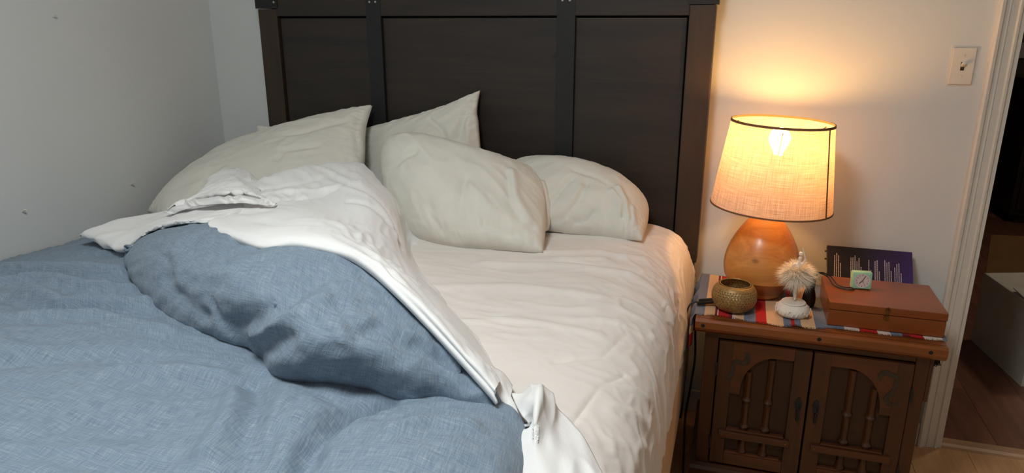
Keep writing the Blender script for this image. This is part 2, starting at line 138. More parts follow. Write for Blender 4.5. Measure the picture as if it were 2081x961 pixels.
# ------------------------------------------------------------------ materials
def srgb(r, g, b):
    f = lambda c: (c / 255 / 12.92) if c / 255 <= .04045 else ((c / 255 + .055) / 1.055) ** 2.4
    return (f(r), f(g), f(b), 1)
class NT:
    def __init__(s, name):
        s.m = bpy.data.materials.new(name); s.m.use_nodes = True; s.t = s.m.node_tree
        s.b = s.t.nodes['Principled BSDF']; s.out = s.t.nodes['Material Output']
    def n(s, kind, **kw):
        x = s.t.nodes.new(kind)
        for k, v in kw.items():
            if k.startswith('_'): setattr(x, k[1:], v)
            else: x.inputs[k.replace('__', ' ')].default_value = v
        return x
    def l(s, a, b): s.t.links.new(a, b)
    def coords(s, kind, scale=(1, 1, 1), rot=(0, 0, 0)):
        c = s.n('ShaderNodeTexCoord'); m = s.n('ShaderNodeMapping'); m.inputs['Scale'].default_value = scale; m.inputs['Rotation'].default_value = rot
        s.l(c.outputs[kind], m.inputs[0]); return m.outputs[0]
    def noise(s, vec, scale, detail=3, rough=.55, dist=0):
        x = s.n('ShaderNodeTexNoise', Scale=scale, Detail=detail, Roughness=rough, Distortion=dist); s.l(vec, x.inputs['Vector']); return x.outputs['Fac']
    def ramp(s, fac, stops, interp='LINEAR'):
        r = s.n('ShaderNodeValToRGB'); r.color_ramp.interpolation = interp; e = r.color_ramp.elements
        while len(e) < len(stops): e.new(.5)
        for i, (p, c) in enumerate(stops): e[i].position = p; e[i].color = c if len(c) == 4 else (*c, 1)
        s.l(fac, r.inputs[0]); return r.outputs[0]
    def mix(s, fac, a, b, mode='MIX'):
        x = s.n('ShaderNodeMix', _data_type='RGBA', _blend_type=mode)
        for i, v in ((0, fac), (6, a), (7, b)):
            if hasattr(v, 'is_linked') or hasattr(v, 'links'): s.l(v, x.inputs[i])
            else: x.inputs[i].default_value = v
        return x.outputs[2]
    def math(s, op, a, b=0.):
        x = s.n('ShaderNodeMath', _operation=op)
        for i, v in enumerate((a, b)):
            if hasattr(v, 'links'): s.l(v, x.inputs[i])
            else: x.inputs[i].default_value = v
        return x.outputs[0]
    def bump(s, h, strength, dist=.01):
        x = s.n('ShaderNodeBump', Strength=strength, Distance=dist); s.l(h, x.inputs['Height']); s.l(x.outputs[0], s.b.inputs['Normal'])
    def base(s, c):
        if hasattr(c, 'links'): s.l(c, s.b.inputs['Base Color'])
        else: s.b.inputs['Base Color'].default_value = c
    def set(s, **kw):
        for k, v in kw.items(): s.b.inputs[k.replace('__', ' ')].default_value = v
        return s
def shade(c, k): return (c[0] * k, c[1] * k, c[2] * k, 1)

def m_plain(name, c, rough=.5, metal=0., var=.12, scale=40, bump=.05):
    t = NT(name); v = t.coords('Object'); f = t.noise(v, scale)
    t.base(t.ramp(f, [(.3, shade(c, 1 - var)), (.7, shade(c, 1 + var))])); t.set(Roughness=rough, Metallic=metal)
    if bump: t.bump(f, bump, .002)
    return t.m
def m_wall(name, c, rough=.55):
    t = NT(name); v = t.coords('Object'); f = t.noise(v, 1.3, 4); g = t.noise(v, 90, 3)
    t.base(t.ramp(f, [(.3, shade(c, .96)), (.7, shade(c, 1.03))])); t.set(Roughness=rough); t.bump(g, .12, .002); return t.m
def m_cloth(name, c, var=.05, bump=.25, wscale=1.0, sheen=.15):
    """woven cotton: crossed fine threads on UV in metres"""
    t = NT(name); a = t.noise(t.coords('UV', (900 * wscale, 60 * wscale, 1)), 1, 2); b = t.noise(t.coords('UV', (60 * wscale, 900 * wscale, 1)), 1, 2)
    h = t.math('ADD', a, b); f = t.noise(t.coords('UV'), 14, 4); g = t.noise(t.coords('UV', (1, 1, 1)), 55, 4, .6)
    t.base(t.ramp(f, [(.3, shade(c, 1 - var)), (.7, shade(c, 1 + var * .4))]))
    t.set(Roughness=.85, Sheen__Weight=sheen, Sheen__Roughness=.5); t.b.inputs['Specular IOR Level'].default_value = .25
    hh = t.math('ADD', t.math('MULTIPLY', h, .25), t.math('MULTIPLY', g, .8)); t.bump(hh, bump, .003); return t.m
def m_linen(name):
    t = NT(name)
    a = t.noise(t.coords('UV', (620, 30, 1)), 1, 3, .6); b = t.noise(t.coords('UV', (30, 620, 1)), 1, 3, .6)
    s = t.math('ADD', t.math('MULTIPLY', a, .5), t.math('MULTIPLY', b, .5))
    cl = t.ramp(s, [(.34, srgb(98, 114, 132)), (.5, srgb(128, 145, 161)), (.62, srgb(156, 168, 178)), (.72, srgb(188, 194, 198))])
    big = t.noise(t.coords('UV'), 9, 4, .6)
    c2 = t.mix(t.math('MULTIPLY', big, .5), cl, srgb(118, 135, 152))
    slub = t.ramp(t.noise(t.coords('UV', (160, 35, 1)), 1, 2), [(.74, (0, 0, 0, 1)), (.80, (1, 1, 1, 1))])
    t.base(t.mix(t.math('MULTIPLY', slub, .35), c2, srgb(205, 210, 214)))
    t.set(Roughness=.9, Sheen__Weight=.12); t.b.inputs['Specular IOR Level'].default_value = .15
    wr = t.noise(t.coords('UV', (26, 60, 1)), 1, 4, .65, .6)
    t.bump(t.math('ADD', t.math('MULTIPLY', s, .5), t.math('MULTIPLY', wr, 1.1)), .55, .005); return t.m
def m_wood(name, dark, light, scale=(1, 1, 1), rough=.45, grain=9., bump=.12, axis='x', knots=(), coat=0., streak=.5):
    """grain runs along the axis"""
    t = NT(name); st = {'x': (.12, 1, 1), 'y': (1, .12, 1), 'z': (1, 1, .12)}[axis]
    sc = tuple(a * b for a, b in zip(st, scale))
    v = t.coords('Object', sc); f = t.noise(v, grain, 5, .65, 1.2); g = t.noise(t.coords('Object', tuple(x * (1 if x >= .5 * max(sc) else .35) for x in sc)), grain * 14, 3, .6)
    mixf = t.math('ADD', t.math('MULTIPLY', f, 1 - streak * .5), t.math('MULTIPLY', g, streak * .5))
    c = t.ramp(mixf, [(.32, dark), (.68, light)])
    if knots:
        oc = t.n('ShaderNodeTexCoord')
        for (p, r) in knots:
            d = t.n('ShaderNodeVectorMath', _operation='SUBTRACT'); t.l(oc.outputs['Object'], d.inputs[0]); d.inputs[1].default_value = p
            sc_ = t.n('ShaderNodeVectorMath', _operation='MULTIPLY'); t.l(d.outputs[0], sc_.inputs[0]); sc_.inputs[1].default_value = (.6, 0, 1)
            ln = t.n('ShaderNodeVectorMath', _operation='LENGTH'); t.l(sc_.outputs[0], ln.inputs[0])
            k = t.ramp(ln.outputs['Value'], [(r * .3, (1, 1, 1, 1)), (r, (0, 0, 0, 1))])
            c = t.mix(t.math('MULTIPLY', k, .75), c, shade(dark, .35))
    t.base(c); t.set(Roughness=rough)
    if coat: t.b.inputs['Coat Weight'].default_value = coat; t.b.inputs['Coat Roughness'].default_value = .2
    t.bump(mixf, bump, .002); return t.m

M = {}
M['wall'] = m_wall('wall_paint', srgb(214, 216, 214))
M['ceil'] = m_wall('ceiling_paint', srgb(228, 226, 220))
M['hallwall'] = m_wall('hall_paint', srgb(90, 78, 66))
M['trim'] = m_plain('trim_gloss', srgb(222, 214, 202), .32, var=.03, bump=.03)
M['pillow'] = m_cloth('pillowcase_cotton', srgb(222, 219, 208))
M['sheet'] = m_cloth('fitted_sheet_cotton', srgb(234, 227, 220), var=.03)
M['white'] = m_cloth('top_sheet_cotton', srgb(240, 239, 237), var=.02)
M['linen'] = m_linen('blue_linen')
M['mattress'] = m_cloth('mattress_ticking', srgb(226, 208, 184))
M['boxspring'] = m_cloth('box_spring_fabric', srgb(196, 160, 118))
M['iron'] = m_plain('black_iron', srgb(34, 34, 35), .55, .3, .15, 120, .15)
M['dark'] = m_plain('dark_gap', srgb(12, 10, 9), .8)
M['black'] = m_plain('black_plastic', srgb(14, 13, 13), .4)
M['cord'] = m_plain('black_rubber', srgb(12, 12, 12), .5)
M['hbwood'] = m_wood('headboard_wood', srgb(24, 20, 17), srgb(50, 40, 31), (1, 1, 1.6), .55, 7, .25, 'x',
                     knots=[((1.60, 0, 1.19), .035), ((1.41, 0, 1.06), .03), ((1.40, 0, 1.02), .022), ((.32, 0, 1.27), .014), ((1.58, 0, .82), .03), ((1.02, 0, .97), .02)])
M['hbpost'] = m_wood('headboard_post_wood', srgb(30, 23, 17), srgb(62, 45, 30), (1, 1, 1.4), .55, 6, .3, 'z')
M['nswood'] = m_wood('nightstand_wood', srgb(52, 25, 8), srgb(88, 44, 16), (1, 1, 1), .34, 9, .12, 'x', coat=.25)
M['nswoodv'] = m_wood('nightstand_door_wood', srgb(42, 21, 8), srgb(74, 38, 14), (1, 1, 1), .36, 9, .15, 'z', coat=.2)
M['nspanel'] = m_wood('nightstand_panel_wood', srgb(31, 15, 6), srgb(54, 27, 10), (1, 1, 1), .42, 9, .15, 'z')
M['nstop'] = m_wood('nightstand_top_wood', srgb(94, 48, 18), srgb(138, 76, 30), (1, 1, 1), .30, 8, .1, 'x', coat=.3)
M['scroll'] = m_plain('aged_scroll_metal', srgb(58, 48, 34), .6, .3, .3, 60, .2)
M['lampwood'] = m_wood('lamp_mango_wood', srgb(176, 108, 44), srgb(216, 150, 78), (1, 1, 1.2), .35, 12, .06, 'x', knots=[((-.022, 0, .135), .008)], coat=.25)
M['lampwood2'] = m_wood('lamp_band_wood', srgb(120, 66, 26), srgb(170, 102, 48), (1, 1, 1), .35, 12, .06, 'x', coat=.25)
M['lampwood3'] = m_wood('lamp_foot_wood', srgb(170, 106, 50), srgb(205, 140, 76), (1, 1, 1), .35, 12, .06, 'x', coat=.25)
M['boxwood'] = m_wood('cherry_box_wood', srgb(112, 52, 14), srgb(150, 76, 22), (1, 1, 1), .33, 5, .05, 'x', coat=.25, streak=.3)
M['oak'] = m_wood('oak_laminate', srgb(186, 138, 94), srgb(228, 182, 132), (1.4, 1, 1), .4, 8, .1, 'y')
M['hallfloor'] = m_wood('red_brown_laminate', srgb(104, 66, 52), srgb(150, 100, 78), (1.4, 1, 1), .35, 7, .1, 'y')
M['thresh'] = m_wood('threshold_wood', srgb(170, 130, 96), srgb(206, 168, 132), (1, 1, 1), .4, 8, .1, 'x')
M['brass'] = m_plain('aged_brass', srgb(120, 92, 48), .35, .9, .2, 80, .1)
M['bronze'] = m_plain('pierced_gold_ceramic', srgb(150, 120, 72), .42, .35, .2, 160, .25)
M['porcelain'] = m_plain('white_bisque', srgb(232, 222, 208), .6, 0, .04, 60, .1)
M['feather'] = m_plain('white_feather', srgb(244, 234, 216), .9, 0, .04)
M['wax'] = m_plain('cream_wax', srgb(240, 226, 200), .5)
M['mint'] = m_plain('mint_plastic', srgb(158, 206, 172), .4, 0, .03)
M['dial'] = m_plain('pale_dial', srgb(216, 196, 190), .5, 0, .03, bump=0)
M['ink'] = m_plain('dial_ink', srgb(40, 34, 40), .6, bump=0)
M['steel'] = m_plain('steel', srgb(190, 186, 180), .3, .9, .1)
M['cardboard'] = m_plain('brown_cardboard', srgb(150, 108, 66), .85, 0, .06, 20)
M['whitecard'] = m_plain('white_printed_cardboard', srgb(212, 206, 192), .75, 0, .04, 20)
M['print'] = m_plain('pale_print', srgb(196, 186, 190), .6, bump=0)
M['paper'] = m_plain('page_paper', srgb(206, 192, 170), .8)
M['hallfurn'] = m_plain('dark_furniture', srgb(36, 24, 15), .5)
M['cedge'] = m_plain('collar_dark_cloth', srgb(116, 80, 48), .8, 0, .1, 200)
t = NT('book_cover'); v = t.coords('Object'); f = t.noise(v, 9, 3)
sx = t.n('ShaderNodeSeparateXYZ'); t.l(v, sx.inputs[0])
g = t.math('ADD', t.math('MULTIPLY', sx.outputs[0], 3.6), t.math('MULTIPLY', f, .5))
t.base(t.ramp(g, [(.2, srgb(30, 24, 30)), (.5, srgb(48, 32, 70)), (.85, srgb(66, 46, 124)), (1., srgb(40, 30, 62))])); t.set(Roughness=.28); M['book'] = t.m
t = NT('striped_weave'); oc = t.coords('UV'); sx = t.n('ShaderNodeSeparateXYZ'); t.l(oc, sx.inputs[0])
u0, u1 = -.22, .60
BLU, CRM, MAR, WHT, RED = srgb(110, 118, 136), srgb(216, 178, 138), srgb(120, 24, 34), srgb(216, 196, 186), srgb(182, 24, 26)
stripes = [(-.22, MAR), (-.17, RED), (-.135, CRM), (-.11, BLU), (-.046, CRM), (-.018, MAR), (-.010, WHT), (-.006, RED), (.022, MAR), (.030, WHT), (.042, CRM), (.062, BLU), (.094, RED), (.125, CRM), (.168, BLU), (.188, RED), (.198, BLU), (.215, CRM), (.252, BLU), (.325, WHT), (.366, RED), (.41, WHT), (.442, BLU), (.47, MAR), (.49, RED), (.52, WHT), (.565, BLU)]
r = t.ramp(t.math('DIVIDE', t.math('SUBTRACT', sx.outputs[0], u0), u1 - u0), [((p - u0) / (u1 - u0), c) for p, c in stripes], 'CONSTANT')
wv = t.math('ADD', t.noise(t.coords('UV', (700, 160, 1)), 1, 2), t.noise(t.coords('UV', (160, 700, 1)), 1, 2))
t.base(t.mix(.35, r, t.ramp(wv, [(.3, (.25, .2, .18, 1)), (.7, (.95, .85, .75, 1))]), 'MULTIPLY')); t.set(Roughness=.95); t.bump(wv, .5, .002); M['stripe'] = t.m
# lamp shade: thin woven fabric that lets light through
t = NT('shade_burlap')
a = t.noise(t.coords('UV', (520, 14, 1)), 1, 4, .65); b = t.noise(t.coords('UV', (14, 520, 1)), 1, 4, .65)
sl = t.ramp(t.noise(t.coords('UV', (22, 330, 1)), 1, 1), [(.70, (1, 1, 1, 1)), (.78, (.35, .3, .25, 1))])
s_ = t.math('ADD', t.math('MULTIPLY', a, .5), t.math('MULTIPLY', b, .5))
cl = t.ramp(s_, [(.36, srgb(184, 150, 124)), (.55, srgb(226, 204, 190)), (.68, srgb(250, 236, 228))])
cl = t.mix(.7, cl, sl, 'MULTIPLY')
df = t.n('ShaderNodeBsdfDiffuse'); tr = t.n('ShaderNodeBsdfTranslucent'); t.l(cl, df.inputs[0]); t.l(cl, tr.inputs[0])
ms = t.n('ShaderNodeMixShader'); ms.inputs[0].default_value = .40; t.l(df.outputs[0], ms.inputs[1]); t.l(tr.outputs[0], ms.inputs[2])
tp = t.n('ShaderNodeBsdfTransparent'); ms2 = t.n('ShaderNodeMixShader'); ms2.inputs[0].default_value = .06; t.l(ms.outputs[0], ms2.inputs[1]); t.l(tp.outputs[0], ms2.inputs[2])
t.l(ms2.outputs[0], t.out.inputs[0]); M['shade'] = t.m
def m_emit(name, c, st):
    t = NT(name); e = t.n('ShaderNodeEmission'); e.inputs[0].default_value = (*c, 1); e.inputs[1].default_value = st; t.l(e.outputs[0], t.out.inputs[0]); return t.m
M['bulb'] = m_emit('lit_bulb', BULB_COL, BULB_STRENGTH)
M['fixture'] = m_emit('lit_diffuser', CEIL_COL, CEIL_STRENGTH)
t = NT('clear_glass'); t.base((.95, .95, .93, 1)); t.set(Roughness=.05); t.b.inputs['Transmission Weight'].default_value = .9; M['glass'] = t.m

# ------------------------------------------------------------------ object helpers
ORG = {}
def link(name, me, mat, parent=None, smooth=False, org=None):
    o = bpy.data.objects.new(name, me); COL.objects.link(o)
    if mat is not None and not me.materials: me.materials.append(mat)
    if smooth:
        for p in me.polygons: p.use_smooth = True
    if parent is not None: o.parent = parent; ORG[o.name] = ORG[parent.name]
    else:
        c = Vector(org) if org is not None else Vector((0, 0, 0)); o.location = c; ORG[o.name] = c
    return o
def tag(o, label=None, cat=None, group=None, kind=None):
    for k, v in (('label', label), ('category', cat), ('group', group), ('kind', kind)):
        if v: o[k] = v
    return o
def empty(name, loc, label=None, cat=None, group=None):
    o = bpy.data.objects.new(name, None); COL.objects.link(o); o.location = loc; o.empty_display_size = .05
    ORG[o.name] = Vector(loc); return tag(o, label, cat, group)
def obj(name, bm, mat, parent=None, smooth=False):
    """world-space bmesh -> object (child of parent, or top-level with its origin at its base)"""
    if parent is not None: org = ORG[parent.name]
    else:
        xs = [v.co for v in bm.verts]; org = Vector(((min(p.x for p in xs) + max(p.x for p in xs)) / 2, (min(p.y for p in xs) + max(p.y for p in xs)) / 2, min(p.z for p in xs)))
    for v in bm.verts: v.co -= org
    bmesh.ops.recalc_face_normals(bm, faces=bm.faces)
    me = bpy.data.meshes.new(name); bm.to_mesh(me); bm.free()
    o = link(name, me, mat, parent, smooth, org)
    if smooth: me.set_sharp_from_angle(angle=math.radians(40))
    return o
def box(bm, lo, hi, bevel=0., mtx=None):
    r = bmesh.ops.create_cube(bm, size=1.0); vs = r['verts']
    for v in vs: v.co = Vector([lo[i] + (v.co[i] + .5) * (hi[i] - lo[i]) for i in range(3)])
    if bevel:
        es = list({e for v in vs for e in v.link_edges}); rr = bmesh.ops.bevel(bm, geom=es, offset=bevel, segments=2, profile=.6, affect='EDGES')
        vs = list({v for f in rr['faces'] for v in f.verts} | {v for v in vs if v.is_valid})
    if mtx is not None:
        for v in vs: v.co = mtx @ v.co
    return bm
def NB(): return bmesh.new()
def B(lo, hi, bevel=0., mtx=None): return box(NB(), lo, hi, bevel, mtx)
def lathe(bm, prof, c, seg=48, mtx=None):
    rings = []
    for r, z in prof:
        if r < 1e-5: rings.append([bm.verts.new(Vector((0, 0, z)))])
        else: rings.append([bm.verts.new(Vector((r * math.cos(2 * PI * k / seg), r * math.sin(2 * PI * k / seg), z))) for k in range(seg)])
    for a, b in zip(rings[:-1], rings[1:]):
        for k in range(seg):
            q = [a[k % len(a)], a[(k + 1) % len(a)], b[(k + 1) % len(b)], b[k % len(b)]]
            q = list(dict.fromkeys(q))
            if len(q) > 2: bm.faces.new(q)
    for rg in rings:
        for v in rg: v.co = (mtx @ v.co if mtx else v.co) + Vector(c)
    return bm
def tube(bm, pts, rad, seg=8, samples=None):
    pts = np.array(pts, float)
    if samples: pts = cr(pts, samples)
    n = len(pts); rings = []; T_ = np.gradient(pts, axis=0); up = np.array([.13, .21, .97])
    for i in range(n):
        t_ = T_[i] / (np.linalg.norm(T_[i]) + 1e-9); a = np.cross(t_, up); a /= np.linalg.norm(a) + 1e-9; b = np.cross(t_, a)
        r = rad[i] if hasattr(rad, '__len__') else rad
        rings.append([bm.verts.new(pts[i] + r * (math.cos(2 * PI * k / seg) * a + math.sin(2 * PI * k / seg) * b)) for k in range(seg)])
    for a, b in zip(rings[:-1], rings[1:]):
        for k in range(seg): bm.faces.new((a[k], a[(k + 1) % seg], b[(k + 1) % seg], b[k]))
    bm.faces.new(rings[0][::-1]); bm.faces.new(rings[-1]); return bm
def prism(bm, poly, lo, hi, axis='y'):
    """polygon in the plane normal to axis, extruded lo..hi"""
    f = {'y': lambda a, b, d: (a, d, b), 'z': lambda a, b, d: (a, b, d), 'x': lambda a, b, d: (d, a, b)}[axis]
    v0 = [bm.verts.new(f(a, b, lo)) for a, b in poly]; v1 = [bm.verts.new(f(a, b, hi)) for a, b in poly]; n = len(poly)
    bm.faces.new(v0); bm.faces.new(v1[::-1])
    for i in range(n): bm.faces.new((v0[i], v1[i], v1[(i + 1) % n], v0[(i + 1) % n]))
    return bm
def grid(name, G, mat, parent=None, thick=0., closed=False, subs=0, uvscale=1., org=None):
    """surface from a point grid; with thickness it becomes a closed shell"""
    nr, nc = G.shape[:2]; n = nr * nc
    if parent is not None: o0 = np.array(ORG[parent.name])
    else:
        f_ = G.reshape(-1, 3); o0 = np.array([(f_[:, 0].min() + f_[:, 0].max()) / 2, (f_[:, 1].min() + f_[:, 1].max()) / 2, f_[:, 2].min()]) if org is None else np.array(org)
    idx = np.arange(n).reshape(nr, nc)
    q = np.stack([idx[:-1, :-1], idx[:-1, 1:], idx[1:, 1:], idx[1:, :-1]], -1).reshape(-1, 4)
    V = G.reshape(-1, 3); F = q
    du = np.linalg.norm(np.diff(G, axis=1), axis=2).mean(0); dv = np.linalg.norm(np.diff(G, axis=0), axis=2).mean(1)
    U = np.concatenate([[0], np.cumsum(du)]); Vv = np.concatenate([[0], np.cumsum(dv)])
    UV = np.stack(np.meshgrid(U, Vv), -1).reshape(-1, 2) * uvscale
    if thick:
        N = normals(G); bk = (G - N * thick).reshape(-1, 3); V = np.concatenate([V, bk]); F = np.concatenate([F, q[:, ::-1] + n]); UV = np.concatenate([UV, UV])
        rim = np.concatenate([idx[0, :], idx[1:, -1], idx[-1, -2::-1], idx[-2:0:-1, 0]]); r2 = np.roll(rim, -1)
        F = np.concatenate([F, np.stack([r2, rim, rim + n, r2 + n], -1)])
    me = bpy.data.meshes.new(name); me.from_pydata((V - o0).tolist(), [], F.tolist())
    uvl = me.uv_layers.new(name='uv'); li = np.empty(len(me.loops), int); me.loops.foreach_get('vertex_index', li); uvl.data.foreach_set('uv', UV[li].ravel())
    me.validate(); o = link(name, me, mat, parent, True, o0); return o
def two_sided(name, Fr, Bk, mat, label, cat, group=None):
    """pillow: front and back surfaces that share the seam"""
    n, m = Fr.shape[:2]; G = np.concatenate([Fr, Bk[:, ::-1]], 1)     # wrap round sideways
    f_ = G.reshape(-1, 3); o0 = np.array([f_[:, 0].mean(), f_[:, 1].mean(), f_[:, 2].min()])
    idx = np.arange(2 * n * m).reshape(n, 2 * m); nx = np.roll(idx, -1, axis=1)
    q = np.stack([idx[:-1], nx[:-1], nx[1:], idx[1:]], -1).reshape(-1, 4)
    me = bpy.data.meshes.new(name); me.from_pydata((f_ - o0).tolist(), [], q.tolist())
    U = np.tile(np.linspace(0, 1.3, 2 * m)[None], (n, 1)); V_ = np.tile(np.linspace(0, .5, n)[:, None], (1, 2 * m)); UV = np.stack([U, V_], -1).reshape(-1, 2)
    uvl = me.uv_layers.new(name='uv'); li = np.empty(len(me.loops), int); me.loops.foreach_get('vertex_index', li); uvl.data.foreach_set('uv', UV[li].ravel())
    bm = bmesh.new(); bm.from_mesh(me); bmesh.ops.remove_doubles(bm, verts=bm.verts, dist=2e-4); bmesh.ops.recalc_face_normals(bm, faces=bm.faces); bm.to_mesh(me); bm.free()
    return tag(link(name, me, mat, None, True, o0), label, cat, group)
def struct(name, bm, mat): return tag(obj(name, bm, mat), kind='structure')

# ================================================================== THE ROOM
XL, XR, YF, ZC = -2.02, 1.95, -3.7, 2.44
struct('wall_left', B((XL - .1, YF - .1, 0), (XL, .12, ZC)), M['wall'])
bm = NB(); box(bm, (XL, 0, 0), (.735, .12, ZC)); box(bm, (1.52, 0, 0), (XR, .12, ZC)); box(bm, (.735, 0, 2.06), (1.52, .12, ZC))
struct('wall_back', bm, M['wall'])
struct('wall_right', B((XR, YF - .1, 0), (XR + .1, .12, ZC)), M['wall'])
struct('wall_front', B((XL, YF - .1, 0), (XR, YF, ZC)), M['wall'])
struct('ceiling', B((XL - .1, YF - .1, ZC), (XR + .1, .12, ZC + .1)), M['ceil'])
# floors with planks
def floor(name, x0, x1, y0, y1, mat, wd, ln):
    f = struct(name, B((x0, y0, -.06), (x1, y1, -.012)), M['dark']); base = ORG[f.name]
    me = None; k = 0; x = x0
    bmp = B((0, 0, -.012), (wd - .0012, ln - .0012, 0), .0006); me = bpy.data.meshes.new('plank'); bmp.to_mesh(me); bmp.free(); me.materials.append(mat)
    while x < x1 - .01:
        y = y0 - (k % 3) * ln / 3
        while y < y1:
            ya, yb = max(y, y0), min(y + ln, y1)
            if yb - ya > .02:
                o = bpy.data.objects.new('plank', me); COL.objects.link(o); o.parent = f; o.location = Vector((x, ya, 0)) - base
                o.scale = (min(1, (x1 - x) / wd), (yb - ya) / ln, 1)
            y += ln
        x += wd; k += 1
    return f
floor('floor', XL, XR, YF, 0., M['oak'], .19, 1.28)
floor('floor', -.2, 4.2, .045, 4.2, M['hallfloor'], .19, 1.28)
# door casing: moulded profile, jamb
prof = [(.676, 0), (.676, -.022), (.682, -.026), (.690, -.024), (.695, -.015), (.702, -.0135), (.706, -.016), (.709, -.0125), (.726, -.011), (.731, -.0135), (.737, -.012), (.740, -.006), (.740, 0)]
bm = NB(); prism(bm, prof, 0, 2.12, 'z'); tr1 = struct('trim_1', bm, M['trim'])
bm = NB(); prism(bm, [(2.256 - a, b) for a, b in prof][::-1], 0, 2.12, 'z'); struct('trim_2', bm, M['trim'])
struct('trim_3', B((.676, -.02, 2.06), (1.58, 0, 2.12), .003), M['trim'])
bm = NB(); box(bm, (.735, -.004, 0), (.752, .125, 2.06)); box(bm, (1.503, -.004, 0), (1.52, .125, 2.06)); box(bm, (.735, -.004, 2.043), (1.52, .125, 2.06)); struct('trim_4', bm, M['trim'])
o = obj('strike_plate', B((.7515, .035, .83), (.7535, .06, .90), .0006), M['brass'], tr1)
bm = NB(); prism(bm, [(-.004, 0), (-.002, .008), (.012, .011), (.05, .010), (.055, 0)], .752, 1.503, 'x'); struct('trim_5', bm, M['thresh'])
struct('baseboard_back', B((XL, -.014, 0), (.676, 0, .085), .004), M['trim'])
struct('baseboard_left', B((XL, YF, 0), (XL + .014, -.014, .085), .004), M['trim'])
# hall beyond the door
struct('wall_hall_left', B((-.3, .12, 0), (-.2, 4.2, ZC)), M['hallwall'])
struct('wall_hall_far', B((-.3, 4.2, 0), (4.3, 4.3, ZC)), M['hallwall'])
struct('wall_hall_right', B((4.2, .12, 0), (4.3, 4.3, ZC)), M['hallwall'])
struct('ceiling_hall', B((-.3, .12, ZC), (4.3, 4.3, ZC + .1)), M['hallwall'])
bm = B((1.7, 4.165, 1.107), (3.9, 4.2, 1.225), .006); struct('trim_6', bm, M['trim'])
# ceiling fixture over the foot of the bed
cl_ = empty('ceiling_light', (-.55, -2.0, ZC - .1), 'round white flush ceiling light over the foot of the bed', 'ceiling light')
bm = NB(); lathe(bm, [(0, -.085), (.12, -.08), (.21, -.055), (.24, -.02), (.24, 0)], (-.55, -2.0, ZC - .015), 40); obj('diffuser', bm, M['fixture'], cl_, True)
bm = NB(); lathe(bm, [(.255, -.03), (.262, -.015), (.262, .0149), (0, .0149)], (-.55, -2.0, ZC - .015), 40); obj('base_ring', bm, M['trim'], cl_, True)

# ================================================================== BED
bed = empty('bed', (-.915, -.06, 0), 'dark wooden panelled bed headboard with black iron straps against the wall', 'bed')
hb = obj('headboard', B((-1.70, -.050, .25), (-.13, -.012, 1.50)), M['dark'], bed)
YFc = -.085
obj('post', B((-1.735, YFc, 0), (-1.655, -.008, 1.425), .003), M['hbpost'], hb)
obj('post', B((-.172, YFc, .60), (-.093, -.008, 1.43), .003), M['hbpost'], hb)
obj('post_foot', B((-.172, YFc + .004, 0), (-.101, -.008, .60), .003), M['hbpost'], hb)
for x0, x1 in ((-1.652, -1.284), (-1.231, -.590), (-.533, -.175)):
    obj('panel', B((x0 + .002, -.073, .40), (x1 - .002, -.045, 1.393), .003), M['hbwood'], hb)
    obj('top_rail', B((x0 - .003 if x0 < -1.6 else x0, YFc, 1.4), (x1 + (.003 if x1 > -.2 else 0), -.02, 1.56), .002), M['hbwood'], hb)
obj('cap', B((-1.75, -.10, 1.56), (-.08, -.008, 1.595), .004), M['hbpost'], hb)
for x0, x1 in ((-1.286, -1.229), (-.592, -.531)):
    sp = obj('iron_strap', B((x0, -.0875, .40), (x1, -.045, 1.56), .001), M['iron'], hb)
    for k in (.3, .7):
        bm = NB(); lathe(bm, [(.0045, 0), (.0035, .0025), (0, .0035)], (0, 0, 0), 12, Matrix.Rotation(PI / 2, 4, 'X'))
        for v in bm.verts: v.co += Vector((x0 + (x1 - x0) * k, -.0875, 1.447))
        obj('rivet', bm, M['steel'], sp, True)
for x0, x1, z0 in ((-1.742, -1.648, 1.427), (-.178, -.086, 1.432)):
    br = obj('corner_bracket', B((x0, -.0885, z0), (x1, -.006, 1.562), .001), M['iron'], hb)
    bm = NB(); lathe(bm, [(.0045, 0), (.0035, .0025), (0, .0035)], (0, 0, 0), 12, Matrix.Rotation(PI / 2, 4, 'X'))
    for v in bm.verts: v.co += Vector((x0 + .012 if x0 > -1 else x1 - .012, -.0885, z0 + .022))
    obj('rivet', bm, M['steel'], br, True)
for sx in (-1.69, -.15): obj('side_rail', B((sx - .0, -2.15, .12), (sx + .028, -.086, .20), .004), M['hbpost'], bed)
for sx in (-1.69, -.162): obj('foot_leg', B((sx, -2.16, 0), (sx + .04, -2.12, .20), .003), M['hbpost'], bed)
tag(obj('box_spring', B((-1.655, -2.13, .205), (-.0925, -.095, .435), .015), M['boxspring'], None, True), 'tan fabric box spring under the mattress beside the nightstand', 'box spring')
tag(obj('mattress', B((-1.64, -2.10, .437), (-.128, -.115, .692), .095), M['mattress'], None, True), 'cream mattress beneath the white fitted sheet on the bed', 'mattress')

